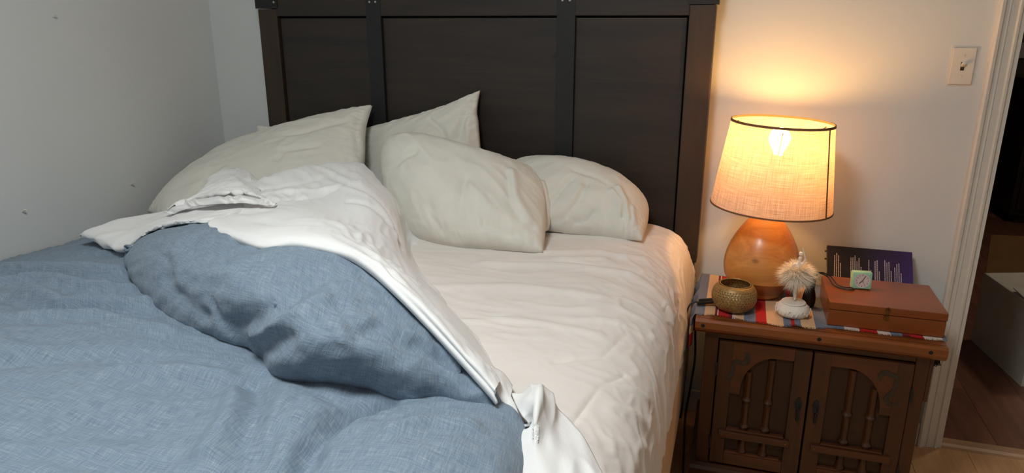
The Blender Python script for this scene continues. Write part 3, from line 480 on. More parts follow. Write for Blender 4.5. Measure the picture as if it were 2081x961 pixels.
# fitted sheet: wraps the mattress, gathered at the corner
xs = [(-1.662, .44), (-1.668, .52), (-1.662, .62), (-1.645, .69), (-1.60, .725), (-1.53, .737), (-1.3, .741), (-.9, .742), (-.6, .742), (-.35, .742), (-.26, .739), (-.205, .728), (-.158, .703), (-.127, .662), (-.109, .60), (-.101, .53), (-.104, .44)]
prof_ = cr([(a, 0, b) for a, b in xs], 260)
yv = np.concatenate([np.linspace(-2.125, -.20, 300), np.linspace(-.195, -.101, 22)])
G = np.repeat(prof_[None], len(yv), 0); G[:, :, 1] = yv[:, None]
d_end = np.clip((yv + .167) / .066, 0, 1)[:, None]
G[:, :, 2] -= (1 - np.sqrt(np.clip(1 - d_end ** 2, 0, 1))) * .05 * (G[:, :, 2] > .6)
edge = np.clip((G[:, :, 0] + .55) / .4, 0, 1)
side = np.clip((.72 - G[:, :, 2]) / .1, 0, 1)
top_ = 1 - side
G = wrinkle(G, .010, .33, (1, .2, 0), 1.6, 3.1)
G = wrinkle(G, .0055, .11, (1, .32, 0), 6., 1.7, False, np.clip(.15 + 1.3 * perlin(G / .30 + 9), 0, 1), .13, .07)
G = wrinkle(G, .0035, .06, (1, .12, 0), 5., 5.2, False, np.clip(.1 + 1.2 * perlin(G / .22 + 4) + .6 * edge * top_, 0, 1), .15, .05)
G = wrinkle(G, .0030, .045, (.8, -.5, 0), 3., 15.2, False, np.clip(.1 + 1.3 * perlin(G / .2 + 14), 0, 1), .15, .04)
G = wrinkle(G, .0035, .08, (.25, .45, 1), 5., 8.3, False, edge * (.15 + .85 * side), .22, .04)
G = crease(G, [([(-.62, -.72, .742), (-.42, -.66, .742), (-.24, -.66, .735), (-.12, -.72, .66)], -.010, .022), ([(-.60, -.69, .742), (-.4, -.62, .742), (-.22, -.615, .735)], .006, .018),
               ([(-.5, -.56, .742), (-.36, -.50, .742), (-.28, -.52, .74), (-.22, -.50, .735)], -.009, .016), ([(-.44, -.60, .742), (-.33, -.56, .742)], -.007, .013),
               ([(-.30, -1.22, .742), (-.22, -1.15, .735), (-.19, -1.0, .728)], .004, .007), ([(-.22, -1.42, .735), (-.20, -1.26, .735), (-.17, -1.18, .715)], .005, .006),
               ([(-.75, -.95, .742), (-.5, -.86, .742), (-.28, -.86, .742)], -.006, .02), ([(-.62, -1.12, .742), (-.42, -1.05, .742), (-.25, -1.06, .74)], -.005, .015)])
fs = grid('fitted_sheet', G[::-1], M['sheet'], None, .003); tag(fs, 'pale pinkish white fitted sheet stretched wrinkled over the mattress', 'sheet')

# pillows
def pillow(key, tf, tb, name, label, wr=(1, 0, 0), nrm=None, extra=None, seed=0., n=90, m=120):
    Fr, Bk, nm = pillow_shape(globals()[key], tf, tb, n, m)
    lines = [(p, d * 1.6, w_) for p, d, w_ in PILLOW_CREASE.get(key, [])]
    mask = bulge(n, m, .25)
    u = np.linspace(0, 1, m)[None]; v = np.linspace(0, 1, n)[:, None]
    edge = np.exp(-np.minimum(np.minimum(u, 1 - u) * 1.6, np.minimum(v, 1 - v)) / .07) * np.minimum(1, bulge(n, m, .5) * 4)
    sgn = 1 if (normals(Fr).mean((0, 1)) @ nm) > 0 else -1
    def dsp(P, h): return P + nm * h[..., None]
    q = Fr - (Fr @ np.array(wr))[..., None] * np.array(wr) * .8
    h = .010 * perlin(Fr / .22 + seed) + .006 * (.5 - 2 * np.abs(perlin(q / .05 + seed))) * (.3 + .7 * np.clip(perlin(Fr / .2 + seed + 7) + .4, 0, 1))
    h = h * mask + edge * .008 * perlin(np.stack([u * 40 + 0 * v, v * 30 + 0 * u, 0 * u + 0 * v + seed], -1))
    Fr = dsp(Fr, h)
    for poly, dep, wd in lines:
        d = seg_dist(Fr, poly).reshape(n, m); Fr = Fr - nm * (dep * np.exp(-(d / wd) ** 2) * mask)[..., None]
    zc = .7445
    for P in (Fr, Bk): P[..., 2] = np.where(P[..., 2] < zc, zc - .003 + (P[..., 2] - zc) * .03, P[..., 2]) if extra is None else P[..., 2]
    Bk[..., 1] = np.minimum(Bk[..., 1], -.09); Fr[..., 1] = np.minimum(Fr[..., 1], -.09); Bk[0], Bk[-1], Bk[:, 0], Bk[:, -1] = Fr[0], Fr[-1], Fr[:, 0], Fr[:, -1]
    Bk[..., 0] = np.maximum(Bk[..., 0], XL + .006); Fr[..., 0] = np.maximum(Fr[..., 0], XL + .006)
    return two_sided(name, Fr, Bk, M['pillow'], label, 'pillow', 'pillows against the headboard')
pillow('PB', .05, .008, 'pillow', 'mostly hidden pillow with one corner showing above the leftmost pillow', seed=2.2)
pillow('PC', .06, .01, 'pillow', 'upright pillow at the middle of the headboard with a pointed corner', (.5, 0, .8), seed=4.4)
pillow('PE', .10, .02, 'pillow', 'rightmost rounded pillow nearest the lamp, creased from its corner', (.7, 0, .7), seed=6.1)
pillow('PA', .09, .03, 'pillow', 'large leftmost pillow leaning on the headboard beside the left wall', (.8, 0, .5), seed=1.3, extra=1)
pd = pillow('PD', .115, .05, 'pillow', 'plump front pillow lying in the middle of the white sheet', (.6, -.3, -.7), seed=8.8)
# open pillowcase hem of the front pillow
fl = loft([[(-.555, -.33, .905), (-.533, -.37, .85), (-.525, -.41, .79), (-.525, -.425, .757)], [(-.535, -.315, .90), (-.510, -.355, .845), (-.503, -.40, .79), (-.505, -.42, .760)], [(-.54, -.29, .89), (-.508, -.33, .84), (-.496, -.375, .79), (-.498, -.395, .762)]], 14, 24)
fl = fl + np.array([-.034, .012, 0])
grid('pillowcase_hem', fl, M['pillow'], pd, .004)

# ---------------------------------------------------------------- duvet
dv = empty('duvet', (-1.0, -1.5, .745), 'blue linen duvet rumpled and folded back across the bed', 'duvet')
nx, ny = 330, 260
X = np.linspace(0, 1, nx)[None]; Yg = np.linspace(0, 1, ny)[:, None]
yv = -2.2 + Yg * (2.2 - .62) + 0 * X
xr = np.interp(yv[:, 0], [-2.2, -1.75, -1.60, -1.485, -1.30, -1.0, -.62], [-.16, -.215, -.246, -.277, -.55, -1.05, -1.15])[:, None]
xg = XL + .012 + (xr - XL - .012) * X
z = .785 - .0 * xg
# slumps off the left mattress edge to the wall
z = z - .075 * np.clip((-1.50 - xg) / .5, 0, 1) ** 1.4
# thin where it lies under the fold
def blob(cx_, cy_, rx, ry, h, rot=0.):
    c, s = math.cos(rot), math.sin(rot); a = (xg - cx_) * c + (yv - cy_) * s; b = -(xg - cx_) * s + (yv - cy_) * c
    q = np.clip(1 - (a / rx) ** 2 - (b / ry) ** 2, 0, None); return h * np.sqrt(q + .0) * (q > 0)
def gauss(cx_, cy_, rx, ry, h, rot=0.):
    c, s = math.cos(rot), math.sin(rot); a = (xg - cx_) * c + (yv - cy_) * s; b = -(xg - cx_) * s + (yv - cy_) * c
    return h * np.exp(-(a / rx) ** 2 - (b / ry) ** 2)
z = z + gauss(-.37, -1.74, .16, .19, .062) + gauss(-.63, -1.63, .10, .13, .040, .3) + gauss(-1.25, -1.65, .35, .25, .03) + gauss(-.95, -1.9, .35, .2, .02)
G = np.stack([xg, yv, z + 0 * yv], -1)
def vline(pts, dep, wd):
    global G
    P2 = G.copy(); P2[..., 2] = 0
    d = seg_dist(P2, [(a, b, 0) for a, b in pts]).reshape(ny, nx); G[..., 2] -= dep * np.exp(-(d / wd) ** 2)
vline([(-.50, -1.535), (-.535, -1.613), (-.534, -1.696), (-.516, -1.743), (-.50, -1.85), (-.52, -2.0)], .034, .020)
vline([(-.742, -1.545), (-.69, -1.60), (-.645, -1.688), (-.60, -1.75), (-.57, -1.86)], .024, .026)
vline([(-.69, -1.50), (-.62, -1.56), (-.54, -1.57)], .012, .03)
vline([(-.62, -1.60), (-.60, -1.68), (-.58, -1.74)], .008, .012)
# long soft folds on the flat part
msk = np.clip((-.62 - G[..., 0]) / .15, .25, 1)
G = wrinkle(G, .014, .26, (1, .15, 0), 2.6, 2.0, False, msk)
G = wrinkle(G, .011, .085, (1, .22, 0), 5., 6.5, True, msk * np.clip(.25 + 1.1 * perlin(G / .4 + 3.3), 0, 1))
G = wrinkle(G, .006, .05, (.5, 1, 0), 3., 11.5, False, .6 + .4 * perlin(G / .3))
G = wrinkle(G, .003, .02, (1, .4, 0), 2.5, 4.5)
for pts, dep, wd in BASE_FOLDS: vline([p[:2] for p in pts], dep, wd)
# rounded right hem
e = np.clip((1 - X) * (xr - XL) / .045, 0, 1) + 0 * yv
G[..., 2] = .752 + (G[..., 2] - .752) * np.sqrt(1 - (1 - e) ** 2 + 1e-6)
G[..., 2] = np.maximum(G[..., 2], np.where(G[..., 0] > -1.66, .7485, 0))
# far edge tucks down under the sheet
grid('lower_layer', G, M['linen'], dv, .02)
# folded-back roll
R = loft(ROLL, 300, 150, 2)
R = crease(R, [(np.array(p), d * 1.0, wd) for p, d, wd in ROLL_CREASE], None) if True else R
Nn = normals(R)
if (Nn[150, 60] @ np.array([0, -1, .6])) < 0:
    R = loft(ROLL, 300, 150, 2); R = crease(R, [(np.array(p), -d, wd) for p, d, wd in ROLL_CREASE]); flip = -1
else: flip = 1
ue = np.minimum(np.linspace(0, 1, 300), np.linspace(1, 0, 300) * .8)[:, None]; hm = np.clip(ue / .12, 0, 1) + np.zeros((1, 150))
R = wrinkle(R, .010 * flip, .17, (.8, -.3, .2), 1.6, 3.0, False, hm)
R = wrinkle(R, .007 * flip, .06, (.3, -.4, 1), 3.0, 7.0, True, hm * np.clip(.4 + perlin(R / .25 + 5), 0, 1))
R = wrinkle(R, .0035 * flip, .025, (1, -.5, .3), 2.5, 9.0, False, hm)
grid('folded_back_layer', R if flip > 0 else R[::-1], M['linen'], dv, .012)

# ---------------------------------------------------------------- top sheet
ts = empty('top_sheet', (-1.0, -.9, .745), 'bright white top sheet bunched over the edge of the folded duvet', 'sheet')
D = loft(DRAPE, 150, 260, 1)
fl_ = 1 if normals(D)[75, 60][2] > 0 else -1
hmk = np.clip(np.minimum((np.linspace(0, 1, 150) - .27) / .12, np.linspace(1, 0, 150) / .12), 0, 1)[:, None] + np.zeros((1, 260))
D = crease(D, [(np.array(p), d * fl_, wd) for p, d, wd in DRAPE_CREASE])
D = wrinkle(D, .010 * fl_, .20, None, 1, 1.0, False, hmk)
D = wrinkle(D, .009 * fl_, .045, (.85, -.5, -.1), 6., 2.5, True, hmk * np.clip(.35 + perlin(D / .25 + 2), 0, 1))
D = wrinkle(D, .005 * fl_, .03, (.5, -.8, 0), 4., 5.5, True, hmk * np.clip(.3 + perlin(D / .2 + 8), 0, 1))
grid('draped_middle', D if fl_ > 0 else D[::-1], M['white'], ts, .004)
def cloth(name, net, n, m, amp, sc, dr, seed, mat='white', thick=.004, sm=1, st=4.):
    P = loft(net, n, m, sm); f = 1 if normals(P)[n // 2, m // 2] @ np.array([.1, -.5, .8]) > 0 else -1
    P = wrinkle(P, amp * f, sc, dr, st, seed, True); P = wrinkle(P, amp * .5 * f, sc * .5, dr, 3., seed + 3)
    return grid(name, P if f > 0 else P[::-1], M[mat], ts, thick)
cloth('side_flap', FLAP, 50, 120, .007, .07, (1, .4, .1), 4.0)
cloth('bunched_fold', BUNCH, 50, 70, .008, .05, (.3, .3, 1), 7.0)
Bd = loft(BAND, 16, 160, 1); fb = 1 if normals(Bd)[8, 80] @ np.array([.1, -.5, .8]) > 0 else -1
gth = np.sin(np.linspace(0, 60, 160) + 2 * np.sin(np.linspace(0, 23, 160)))[None] * np.sin(np.linspace(.4, PI, 16))[:, None]
Bd = Bd + normals(Bd) * (fb * .004 * gth)[..., None]
grid('gathered_hem', Bd if fb > 0 else Bd[::-1], M['white'], ts, .003)
cloth('near_corner', CORNER, 60, 110, .007, .05, (.4, -1, 0), 2.0)
cloth('turned_hem', TAB, 24, 40, .003, .03, (.5, -1, 0), 3.0)

# ================================================================== NIGHTSTAND
ns = empty('nightstand', (.253, -.26, 0), 'carved dark wooden nightstand with two arched spindle doors', 'nightstand')
NX0, NX1, NYF, NYB = -.066, .572, -.508, -.112
pr = [(NYB, .530), (NYB, .572), (-.502, .572), (-.508, .566), (-.509, .548), (-.505, .540), (-.496, .532), (-.488, .530)]
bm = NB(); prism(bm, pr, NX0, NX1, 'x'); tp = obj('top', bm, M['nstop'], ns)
obj('top_groove', B((NX0 + .004, -.4905, .5715), (NX1 - .004, -.4885, .5724)), M['dark'], tp)
for x in (NX0 + .022, .262, NX1 - .04):
    bm = NB(); lathe(bm, [(.0055, 0), (.0045, .0012), (0, .0015)], (0, 0, 0), 12, Matrix.Rotation(PI / 2, 4, 'X'))
    for v in bm.verts: v.co += Vector((x, -.509, .556))
    obj('peg', bm, M['dark'], tp, True)
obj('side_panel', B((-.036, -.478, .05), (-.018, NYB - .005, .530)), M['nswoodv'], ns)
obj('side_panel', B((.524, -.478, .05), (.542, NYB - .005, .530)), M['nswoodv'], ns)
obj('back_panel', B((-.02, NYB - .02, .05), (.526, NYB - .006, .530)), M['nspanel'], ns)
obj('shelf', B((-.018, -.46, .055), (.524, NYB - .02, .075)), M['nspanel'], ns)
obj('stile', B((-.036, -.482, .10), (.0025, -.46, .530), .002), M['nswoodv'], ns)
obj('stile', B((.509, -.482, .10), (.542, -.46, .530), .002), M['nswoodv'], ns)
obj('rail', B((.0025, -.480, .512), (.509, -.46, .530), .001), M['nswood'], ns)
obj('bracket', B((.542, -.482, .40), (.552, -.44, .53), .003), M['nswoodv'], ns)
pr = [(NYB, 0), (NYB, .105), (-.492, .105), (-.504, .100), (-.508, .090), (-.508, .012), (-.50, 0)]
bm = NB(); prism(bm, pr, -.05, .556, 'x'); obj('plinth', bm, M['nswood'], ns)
def door(x0, x1, hinge):
    z0, z1 = .112, .508; yf, yb = -.492, -.474
    wd = x1 - x0; px0, px1 = x0 + .042, x1 - .042
    if hinge < 0: px0, px1 = x0 + .040, x1 - .046
    else: px0, px1 = x0 + .046, x1 - .040
    zr = .21; zt = z1 - .034; za = .36
    # back panel (recessed field)
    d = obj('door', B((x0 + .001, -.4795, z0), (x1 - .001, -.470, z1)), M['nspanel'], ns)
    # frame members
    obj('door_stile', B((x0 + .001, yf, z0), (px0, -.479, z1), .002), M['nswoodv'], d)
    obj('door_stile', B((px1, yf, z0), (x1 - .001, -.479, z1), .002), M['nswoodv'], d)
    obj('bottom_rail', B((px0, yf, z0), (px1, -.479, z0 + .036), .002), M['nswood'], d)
    # top rail with quarter arch rising towards the meeting stile
    n = 18; poly = []
    if hinge < 0:   # hinge on the left: arch springs low at left, high at right
        cx_, rx, rz = px1 - .045, (px1 - .045) - (px0 + .028), zt - za
        poly = [(px0, z1), (px0, za - .012), (px0 + .028, za - .012)] + [(cx_ - rx * math.cos(PI / 2 * k / n), za + rz * math.sin(PI / 2 * k / n)) for k in range(n + 1)] + [(px1, zt), (px1, z1)]
    else:
        cx_, rx, rz = px0 + .045, (px1 - .028) - (px0 + .045), zt - za
        poly = [(px1, z1), (px1, za - .012), (px1 - .028, za - .012)] + [(cx_ + rx * math.cos(PI / 2 * k / n), za + rz * math.sin(PI / 2 * k / n)) for k in range(n + 1)] + [(px0, zt), (px0, z1)]
    bm = NB(); prism(bm, poly, yf + .001, -.479, 'y'); obj('arched_top_rail', bm, M['nswood'], d)
    # beads
    obj('bead', B((px0, -.4905, z0 + .036), (px1 - .008, -.479, z0 + .043), .002), M['nswood'], d)
    # spindles (half round, turned)
    for fx, top in (((.30, .42), (.66, .466)) if hinge < 0 else ((.36, .466), (.72, .42))):
        cxs = px0 + (px1 - px0) * fx
        P = [(.0, top), (.0105, top), (.0105, .345), (.0105, .338), (.0135, .334), (.0150, .330), (.0135, .326), (.0105, .322), (.0105, .318), (.0098, .255), (.0125, .249), (.0150, .244), (.0125, .238), (.0098, .234), (.0105, .172), (.0125, .166), (.0145, .160), (.012, .154), (0, .152)]
        bm = NB(); lathe(bm, P, (cxs, -.481, 0), 20); obj('spindle', bm, M['nswoodv'], d, True)
    cr_ = obj('cross_rail', B((x0 + .020, -.502, .205), (px1 + .012 if hinge < 0 else x1 - .022, -.484, .226), .003), M['nswood'], d)
    obj('rail_moulding', B((px0, -.495, .226), (px1 - .004, -.479, .233), .002), M['nswood'], d)
    for xx in (x0 + .030, (px1 + .002) if hinge < 0 else x1 - .032):
        bm = NB(); lathe(bm, [(.0035, 0), (.003, .0015), (0, .002)], (0, 0, 0), 10, Matrix.Rotation(PI / 2, 4, 'X'))
        for v in bm.verts: v.co += Vector((xx, -.502, .2155))
        obj('nail_head', bm, M['brass'], cr_, True)
    # scroll ornament
    bx = px0 - .012 if hinge < 0 else px1 + .012; s = 1 if hinge < 0 else -1
    def strip(pts, wds, up=1):
        c = cr(np.array([(a, 0, b) for a, b in pts], float), 40); wv_ = np.interp(np.linspace(0, 1, 40), np.linspace(0, 1, len(wds)), wds)
        tg = np.gradient(c, axis=0); nr_ = np.stack([-tg[:, 2], tg[:, 0] * 0, tg[:, 0]], -1); nr_ /= np.linalg.norm(nr_, axis=1)[:, None] + 1e-9
        a, b = c + nr_ * wv_[:, None] / 2, c - nr_ * wv_[:, None] / 2; bm = NB(); Vv = []
        for i in range(40): Vv.append([bm.verts.new((p[0], yy, p[2])) for p, yy in ((a[i], -.4935), (b[i], -.4935), (b[i], -.4915), (a[i], -.4915))])
        for i in range(39):
            for k in range(4): bm.faces.new((Vv[i][k], Vv[i][(k + 1) % 4], Vv[i + 1][(k + 1) % 4], Vv[i + 1][k]))
        bm.faces.new(Vv[0]); bm.faces.new(Vv[-1][::-1]); return bm
    if hinge < 0:
        pts = [(bx + .010, .382), (bx + .004, .395), (bx + .012, .408), (bx + .016, .425), (bx + .016, .445), (bx + .024, .452), (bx + .040, .449), (bx + .052, .458), (bx + .053, .473), (bx + .042, .478)]
        wds = [.003, .010, .013, .012, .009, .010, .011, .013, .011, .004]
    else:
        pts = [(bx - .050, .450), (bx - .052, .465), (bx - .040, .476), (bx - .024, .470), (bx - .012, .468), (bx - .010, .450), (bx - .014, .425), (bx - .026, .405), (bx - .028, .392), (bx - .014, .384), (bx + .004, .392)]
        wds = [.004, .012, .014, .012, .010, .010, .011, .012, .012, .008, .003]
    obj('scroll_ornament', strip(pts, wds), M['scroll'], d)
    # pull
    hx = x1 - .022 if hinge < 0 else x0 + .022
    bm = NB(); prism(bm, [(hx - .007, .33), (hx - .010, .345), (hx - .006, .360), (hx, .366), (hx + .006, .360), (hx + .010, .345), (hx + .007, .33), (hx + .004, .318), (hx - .004, .318)], -.4945, -.492, 'y'); pl = obj('pull_plate', bm, M['iron'], d)
    bm = NB(); tube(bm, [(hx, -.494, .343), (hx, -.503, .341), (hx, -.506, .330), (hx, -.505, .315), (hx, -.503, .302), (hx, -.503, .297)], [.004, .005, .0042, .0032, .0045, .003], 10); obj('pull', bm, M['iron'], pl, True)
    hg = x0 - .0015 if hinge < 0 else x1 + .0015
    for zz in (.42, .18):
        bm = NB(); lathe(bm, [(0, -.02), (.003, -.02), (.003, .02), (0, .02)], (hg, -.4925, zz), 10); obj('hinge', bm, M['iron'], d, True)
door(.0045, .2545, -1); door(.2575, .507, 1)

# striped runner on the nightstand
u = np.linspace(0, 1, 200); v = np.linspace(0, 1, 60)
ux = -.175 + u * .755
Gc = np.zeros((60, 200, 3))
for j in range(60):
    for i in range(200):
        yb_ = -.118; yf_ = -.478 + .004 * math.sin(ux[i] * 31) + .022 * math.exp(-((ux[i] + .02) / .06) ** 2) - .002 * math.sin(ux[i] * 90)
        yf_ = yf_ + (-.456 + .0015 * math.sin(ux[i] * 70) - yf_) * min(1, max(0, (ux[i] - .255) / .03)); y = yb_ + (yf_ - yb_) * v[j]; x = ux[i]; zt = .5745
        ov = NX0 - .003 - x
        if ov > 0:   # hangs down the left side, wavy
            k = min(1, ov / .02); Gc[j, i] = (NX0 - .004 - .010 * k - .006 * math.sin(y * 60) * k, y, zt - ov * (.35 + .65 * k) + 0)
        else:
            wv_ = .0018 * perlin(np.array([[x * 14, y * 14, 3.]]))[0] * 2 + .003 * math.exp(-((x - .205 - (y + .47) * .4) / .02) ** 2) * math.exp(-((y + .46) / .06) ** 2) * 2
            Gc[j, i] = (x, y, zt + max(0, wv_))
rn = grid('striped_runner', Gc[::-1], M['stripe'], None, .002)
uvd = rn.data.uv_layers[0].data; li = np.empty(len(rn.data.loops), int); rn.data.loops.foreach_get('vertex_index', li)
UVs = np.stack([np.tile(ux[None], (60, 1)), np.tile((v[::-1] * .28)[:, None], (1, 200))], -1).reshape(-1, 2); UVs = np.concatenate([UVs, UVs]); uvd.foreach_set('uv', UVs[li].ravel())
tag(rn, 'red, cream and blue striped woven runner over the nightstand top', 'runner')
bm = NB()
for i in range(0, 620):
    x = -.06 + .635 * i / 620 + random.uniform(-.0006, .0006); k = (x + .175) / .755 * 199; p = Gc[-1, min(199, int(k))]
    tube(bm, [(x, p[1] + .001, p[2]), (x + random.uniform(-.003, .003), p[1] - .004, p[2] + .0005), (x + random.uniform(-.004, .004), p[1] - random.uniform(.006, .011), p[2] - .0008)], .0005, 3)
fo = tag(obj('fringe', bm, M['stripe'], rn), kind='stuff'); uvl = fo.data.uv_layers.new(name='uv'); ox = ORG[fo.name].x
for lp in fo.data.loops: uvl.data[lp.index].uv = (fo.data.vertices[lp.vertex_index].co.x + ox, .3)

bm = NB()
for k in range(90):
    x, y = .5655 + random.uniform(-.004, .004), -.445 + random.uniform(-.012, .012)
    tube(bm, [(x, y, .5280), (x + random.uniform(-.004, .004), y, .512), (x + random.uniform(-.008, .008), y + random.uniform(-.006, .006), random.uniform(.494, .505))], .0009, 3)
tag(obj('tassel', bm, M['cord'], rn), kind='stuff')

# ================================================================== LAMP
ZT = .577
LX, LY = .106, -.252
lamp = empty('table_lamp', (LX, LY, ZT), 'lit bedside lamp with egg-shaped wooden base and burlap shade', 'lamp')
bm = NB(); lathe(bm, [(.1065, .062), (.1095, .078), (.1105, .095), (.109, .115), (.104, .137), (.096, .16), (.085, .183), (.072, .205), (.059, .224), (.048, .238), (.038, .246), (.030, .252), (0, .252)], (LX, LY, ZT), 64); obj('base_body', bm, M['lampwood'], lamp, True)
bm = NB(); lathe(bm, [(.078, .020), (.091, .036), (.1005, .050), (.1065, .062)], (LX, LY, ZT), 64); obj('base_band', bm, M['lampwood2'], lamp, True)
bm = NB(); lathe(bm, [(0, 0), (.056, 0), (.064, .004), (.072, .012), (.078, .020)], (LX, LY, ZT), 64); obj('base_foot', bm, M['lampwood3'], lamp, True)
bm = NB(); lathe(bm, [(.012, .252), (.012, .30), (.008, .302), (.008, .40), (.017, .405), (.019, .435), (0, .436)], (LX, LY, ZT), 20); obj('socket', bm, M['brass'], lamp, True)
bc = (LX + .014, LY, ZT + .462)
bm = NB(); lathe(bm, [(0, -.03), (.013, -.03), (.015, -.018), (.024, -.002), (.030, .014), (.030, .026), (.024, .040), (.013, .049), (0, .051)], bc, 28); obj('bulb', bm, M['bulb'], lamp, True)
tilt = Matrix.Rotation(math.radians(2.0), 4, 'Y')
SH0, SH1 = .278, .530; rb_, rt_ = .173, .1415
SC = Vector((LX + .008, LY, ZT + SH0)); hS = SH1 - SH0
def shade_pt(a, k, dr=0.): r = rb_ + (rt_ - rb_) * k + dr; return np.array(SC + tilt @ Vector((r * math.cos(a), r * math.sin(a), hS * k)))
A = np.linspace(0, 2 * PI, 97); K = np.linspace(0, 1, 14)
Gs = np.array([[shade_pt(a, k) for a in A] for k in K])
sh = grid('shade', Gs, M['shade'], lamp)
for k0, k1, nm_ in ((0, .018, 'lower_binding'), (.978, 1.004, 'upper_binding')):
    bm = NB(); rings = []
    for a in A[:-1]: rings.append([bm.verts.new(shade_pt(a, k, d_)) for k, d_ in ((k0, .0015), (k1, .0015), (k1, -.0015), (k0, -.0015))])
    for i in range(96):
        for q in range(4): bm.faces.new((rings[i][q], rings[i][(q + 1) % 4], rings[(i + 1) % 96][(q + 1) % 4], rings[(i + 1) % 96][q]))
    obj(nm_, bm, M['cedge'], sh, True)
bm = NB(); a0 = math.radians(-33)
vs = [[bm.verts.new(shade_pt(a0 + da, k, d_)) for da, d_ in ((-.018, .0012), (.018, .0012), (.018, -.0012), (-.018, -.0012))] for k in np.linspace(.01, .98, 10)]
for i in range(9):
    for q in range(4): bm.faces.new((vs[i][q], vs[i][(q + 1) % 4], vs[i + 1][(q + 1) % 4], vs[i + 1][q]))
obj('seam_strip', bm, M['cedge'], sh)
bm = NB()
for k in range(3):
    a = 2 * PI * k / 3 + .5; tube(bm, [shade_pt(a, .94), np.array(bc) + np.array([.014 * math.cos(a), .014 * math.sin(a), -.036])], .0014, 6)
lathe(bm, [(.012, -.001), (.021, -.001), (.021, .001), (.012, .001), (.012, -.001)], np.array(bc) + np.array([0, 0, -.036]), 20); obj('spider_frame', bm, M['brass'], sh)

# ================================================================== THINGS ON THE NIGHTSTAND
# pierced candle holder
CHX, CHY = .034, -.408
ch = empty('candle_holder', (CHX, CHY, ZT), 'round gold candle holder pierced with small holes', 'candle holder')
nseg, nrow = 126, 26; zs = np.linspace(0, 1, nrow + 1); bm = NB(); V = []
for k in range(nrow + 1):
    th = -1.12 + zs[k] * 1.98; r = .064 * math.cos(th) ** .75; zz = .0435 + .0475 * math.sin(th)
    V.append([bm.verts.new((CHX + r * math.cos(2 * PI * i / nseg), CHY + r * math.sin(2 * PI * i / nseg), ZT + zz)) for i in range(nseg)])
zmin = V[0][0].co.z - ZT
for rw in V:
    for vv in rw: vv.co.z -= zmin
for k in range(nrow):
    for i in range(nseg):
        if 2 < k < nrow - 3 and k % 2 == 1 and (i + (k // 2) % 2) % 3 == 0: continue
        bm.faces.new((V[k][i], V[k][(i + 1) % nseg], V[k + 1][(i + 1) % nseg], V[k + 1][i]))
bm.faces.new(V[0][::-1])
o = obj('pierced_bowl', bm, M['bronze'], ch, True); sm_ = o.modifiers.new('solid', 'SOLIDIFY'); sm_.thickness = .0025; sm_.offset = -1
bm = NB()
tube(bm, [np.array(V_) for V_ in [(CHX + .0425 * math.cos(2 * PI * i / 48), CHY + .0425 * math.sin(2 * PI * i / 48), ZT + .0788) for i in range(49)]], .0016, 8); obj('rim', bm, M['bronze'], ch, True)
tl = empty('tealight', (CHX, CHY, ZT + .004), 'tealight in a clear cup inside the gold pierced holder', 'candle')
bm = NB(); lathe(bm, [(0, 0), (.026, 0), (.029, .002), (.031, .036), (.0295, .036), (.0275, .004), (0, .003)], (CHX, CHY, ZT + .004), 32); obj('glass_cup', bm, M['glass'], tl, True)
bm = NB(); lathe(bm, [(0, .004), (.026, .004), (.0265, .020), (.01, .0195), (0, .019)], (CHX, CHY, ZT + .004), 28); wx = obj('wax', bm, M['wax'], tl, True)
bm = NB(); tube(bm, [(CHX, CHY, ZT + .023), (CHX + .001, CHY, ZT + .031)], .0008, 6); obj('wick', bm, M['black'], wx)
# ballerina music box
FX, FY = .196, -.404
fg = empty('ballerina_figurine', (FX, FY, ZT), 'white ballerina figurine in a feather tutu on a round base', 'figurine')
bm = NB(); lathe(bm, [(0, 0), (.030, 0), (.040, .004), (.0455, .012), (.046, .020), (.043, .029), (.036, .036), (.030, .0385), (0, .0385)], (FX, FY, ZT), 48)
bs = obj('music_box_base', bm, M['porcelain'], fg, True)
bm = NB(); lathe(bm, [(.0, .0385), (.032, .0385), (.0335, .0405), (.032, .0425), (0, .0435)], (FX, FY, ZT), 48); obj('lid', bm, M['porcelain'], bs, True)
bm = NB()
for k in range(22):      # raised leafy garland round the base
    a = 2 * PI * k / 22; zz = .018 + .004 * math.sin(k * 2.2)
    pts = [(FX + .0463 * math.cos(a + q), FY + .0463 * math.sin(a + q), ZT + zz + .005 * math.sin(q * 26 + k)) for q in np.linspace(0, .27, 7)]
    tube(bm, pts, [.0006, .0012, .0016, .0012, .0016, .0012, .0006], 6)
obj('garland_relief', bm, M['porcelain'], bs, True)
bm = NB(); tube(bm, [(FX, FY, ZT + .042), (FX, FY, ZT + .052)], .0016, 8); obj('spindle_pin', bm, M['steel'], fg)
Zb = ZT + .048
jo = [(0, 0, .058), (0, 0, .074), (.001, 0, .090), (.002, 0, .100), (.003, -.001, .106), (.004, -.002, .116),   # pelvis..head
      (-.004, 0, .050), (-.002, -.001, .028), (0, 0, .004), (.004, -.001, .050), (.003, -.001, .028), (.002, -.001, .003), (.001, -.006, 0.0),
      (-.009, -.001, .095), (-.015, -.006, .086), (-.008, -.013, .079), (.011, 0, .097), (.015, -.003, .110), (.010, -.004, .126), (.006, -.004, .138)]
ed = [(0, 1), (1, 2), (2, 3), (3, 4), (4, 5), (0, 6), (6, 7), (7, 8), (0, 9), (9, 10), (10, 11), (11, 12), (2, 13), (13, 14), (14, 15), (2, 16), (16, 17), (17, 18), (18, 19)]
rd = [.0085, .0065, .008, .0045, .004, .0075, .006, .0045, .0025, .006, .0045, .003, .002, .0032, .0025, .0016, .0032, .0025, .0018, .0012]
me = bpy.data.meshes.new('dancer'); me.from_pydata([(FX + a * 1.15 - fg.location.x, FY + b * 1.15 - fg.location.y, Zb + c * 1.12 - fg.location.z) for a, b, c in jo], ed, [])
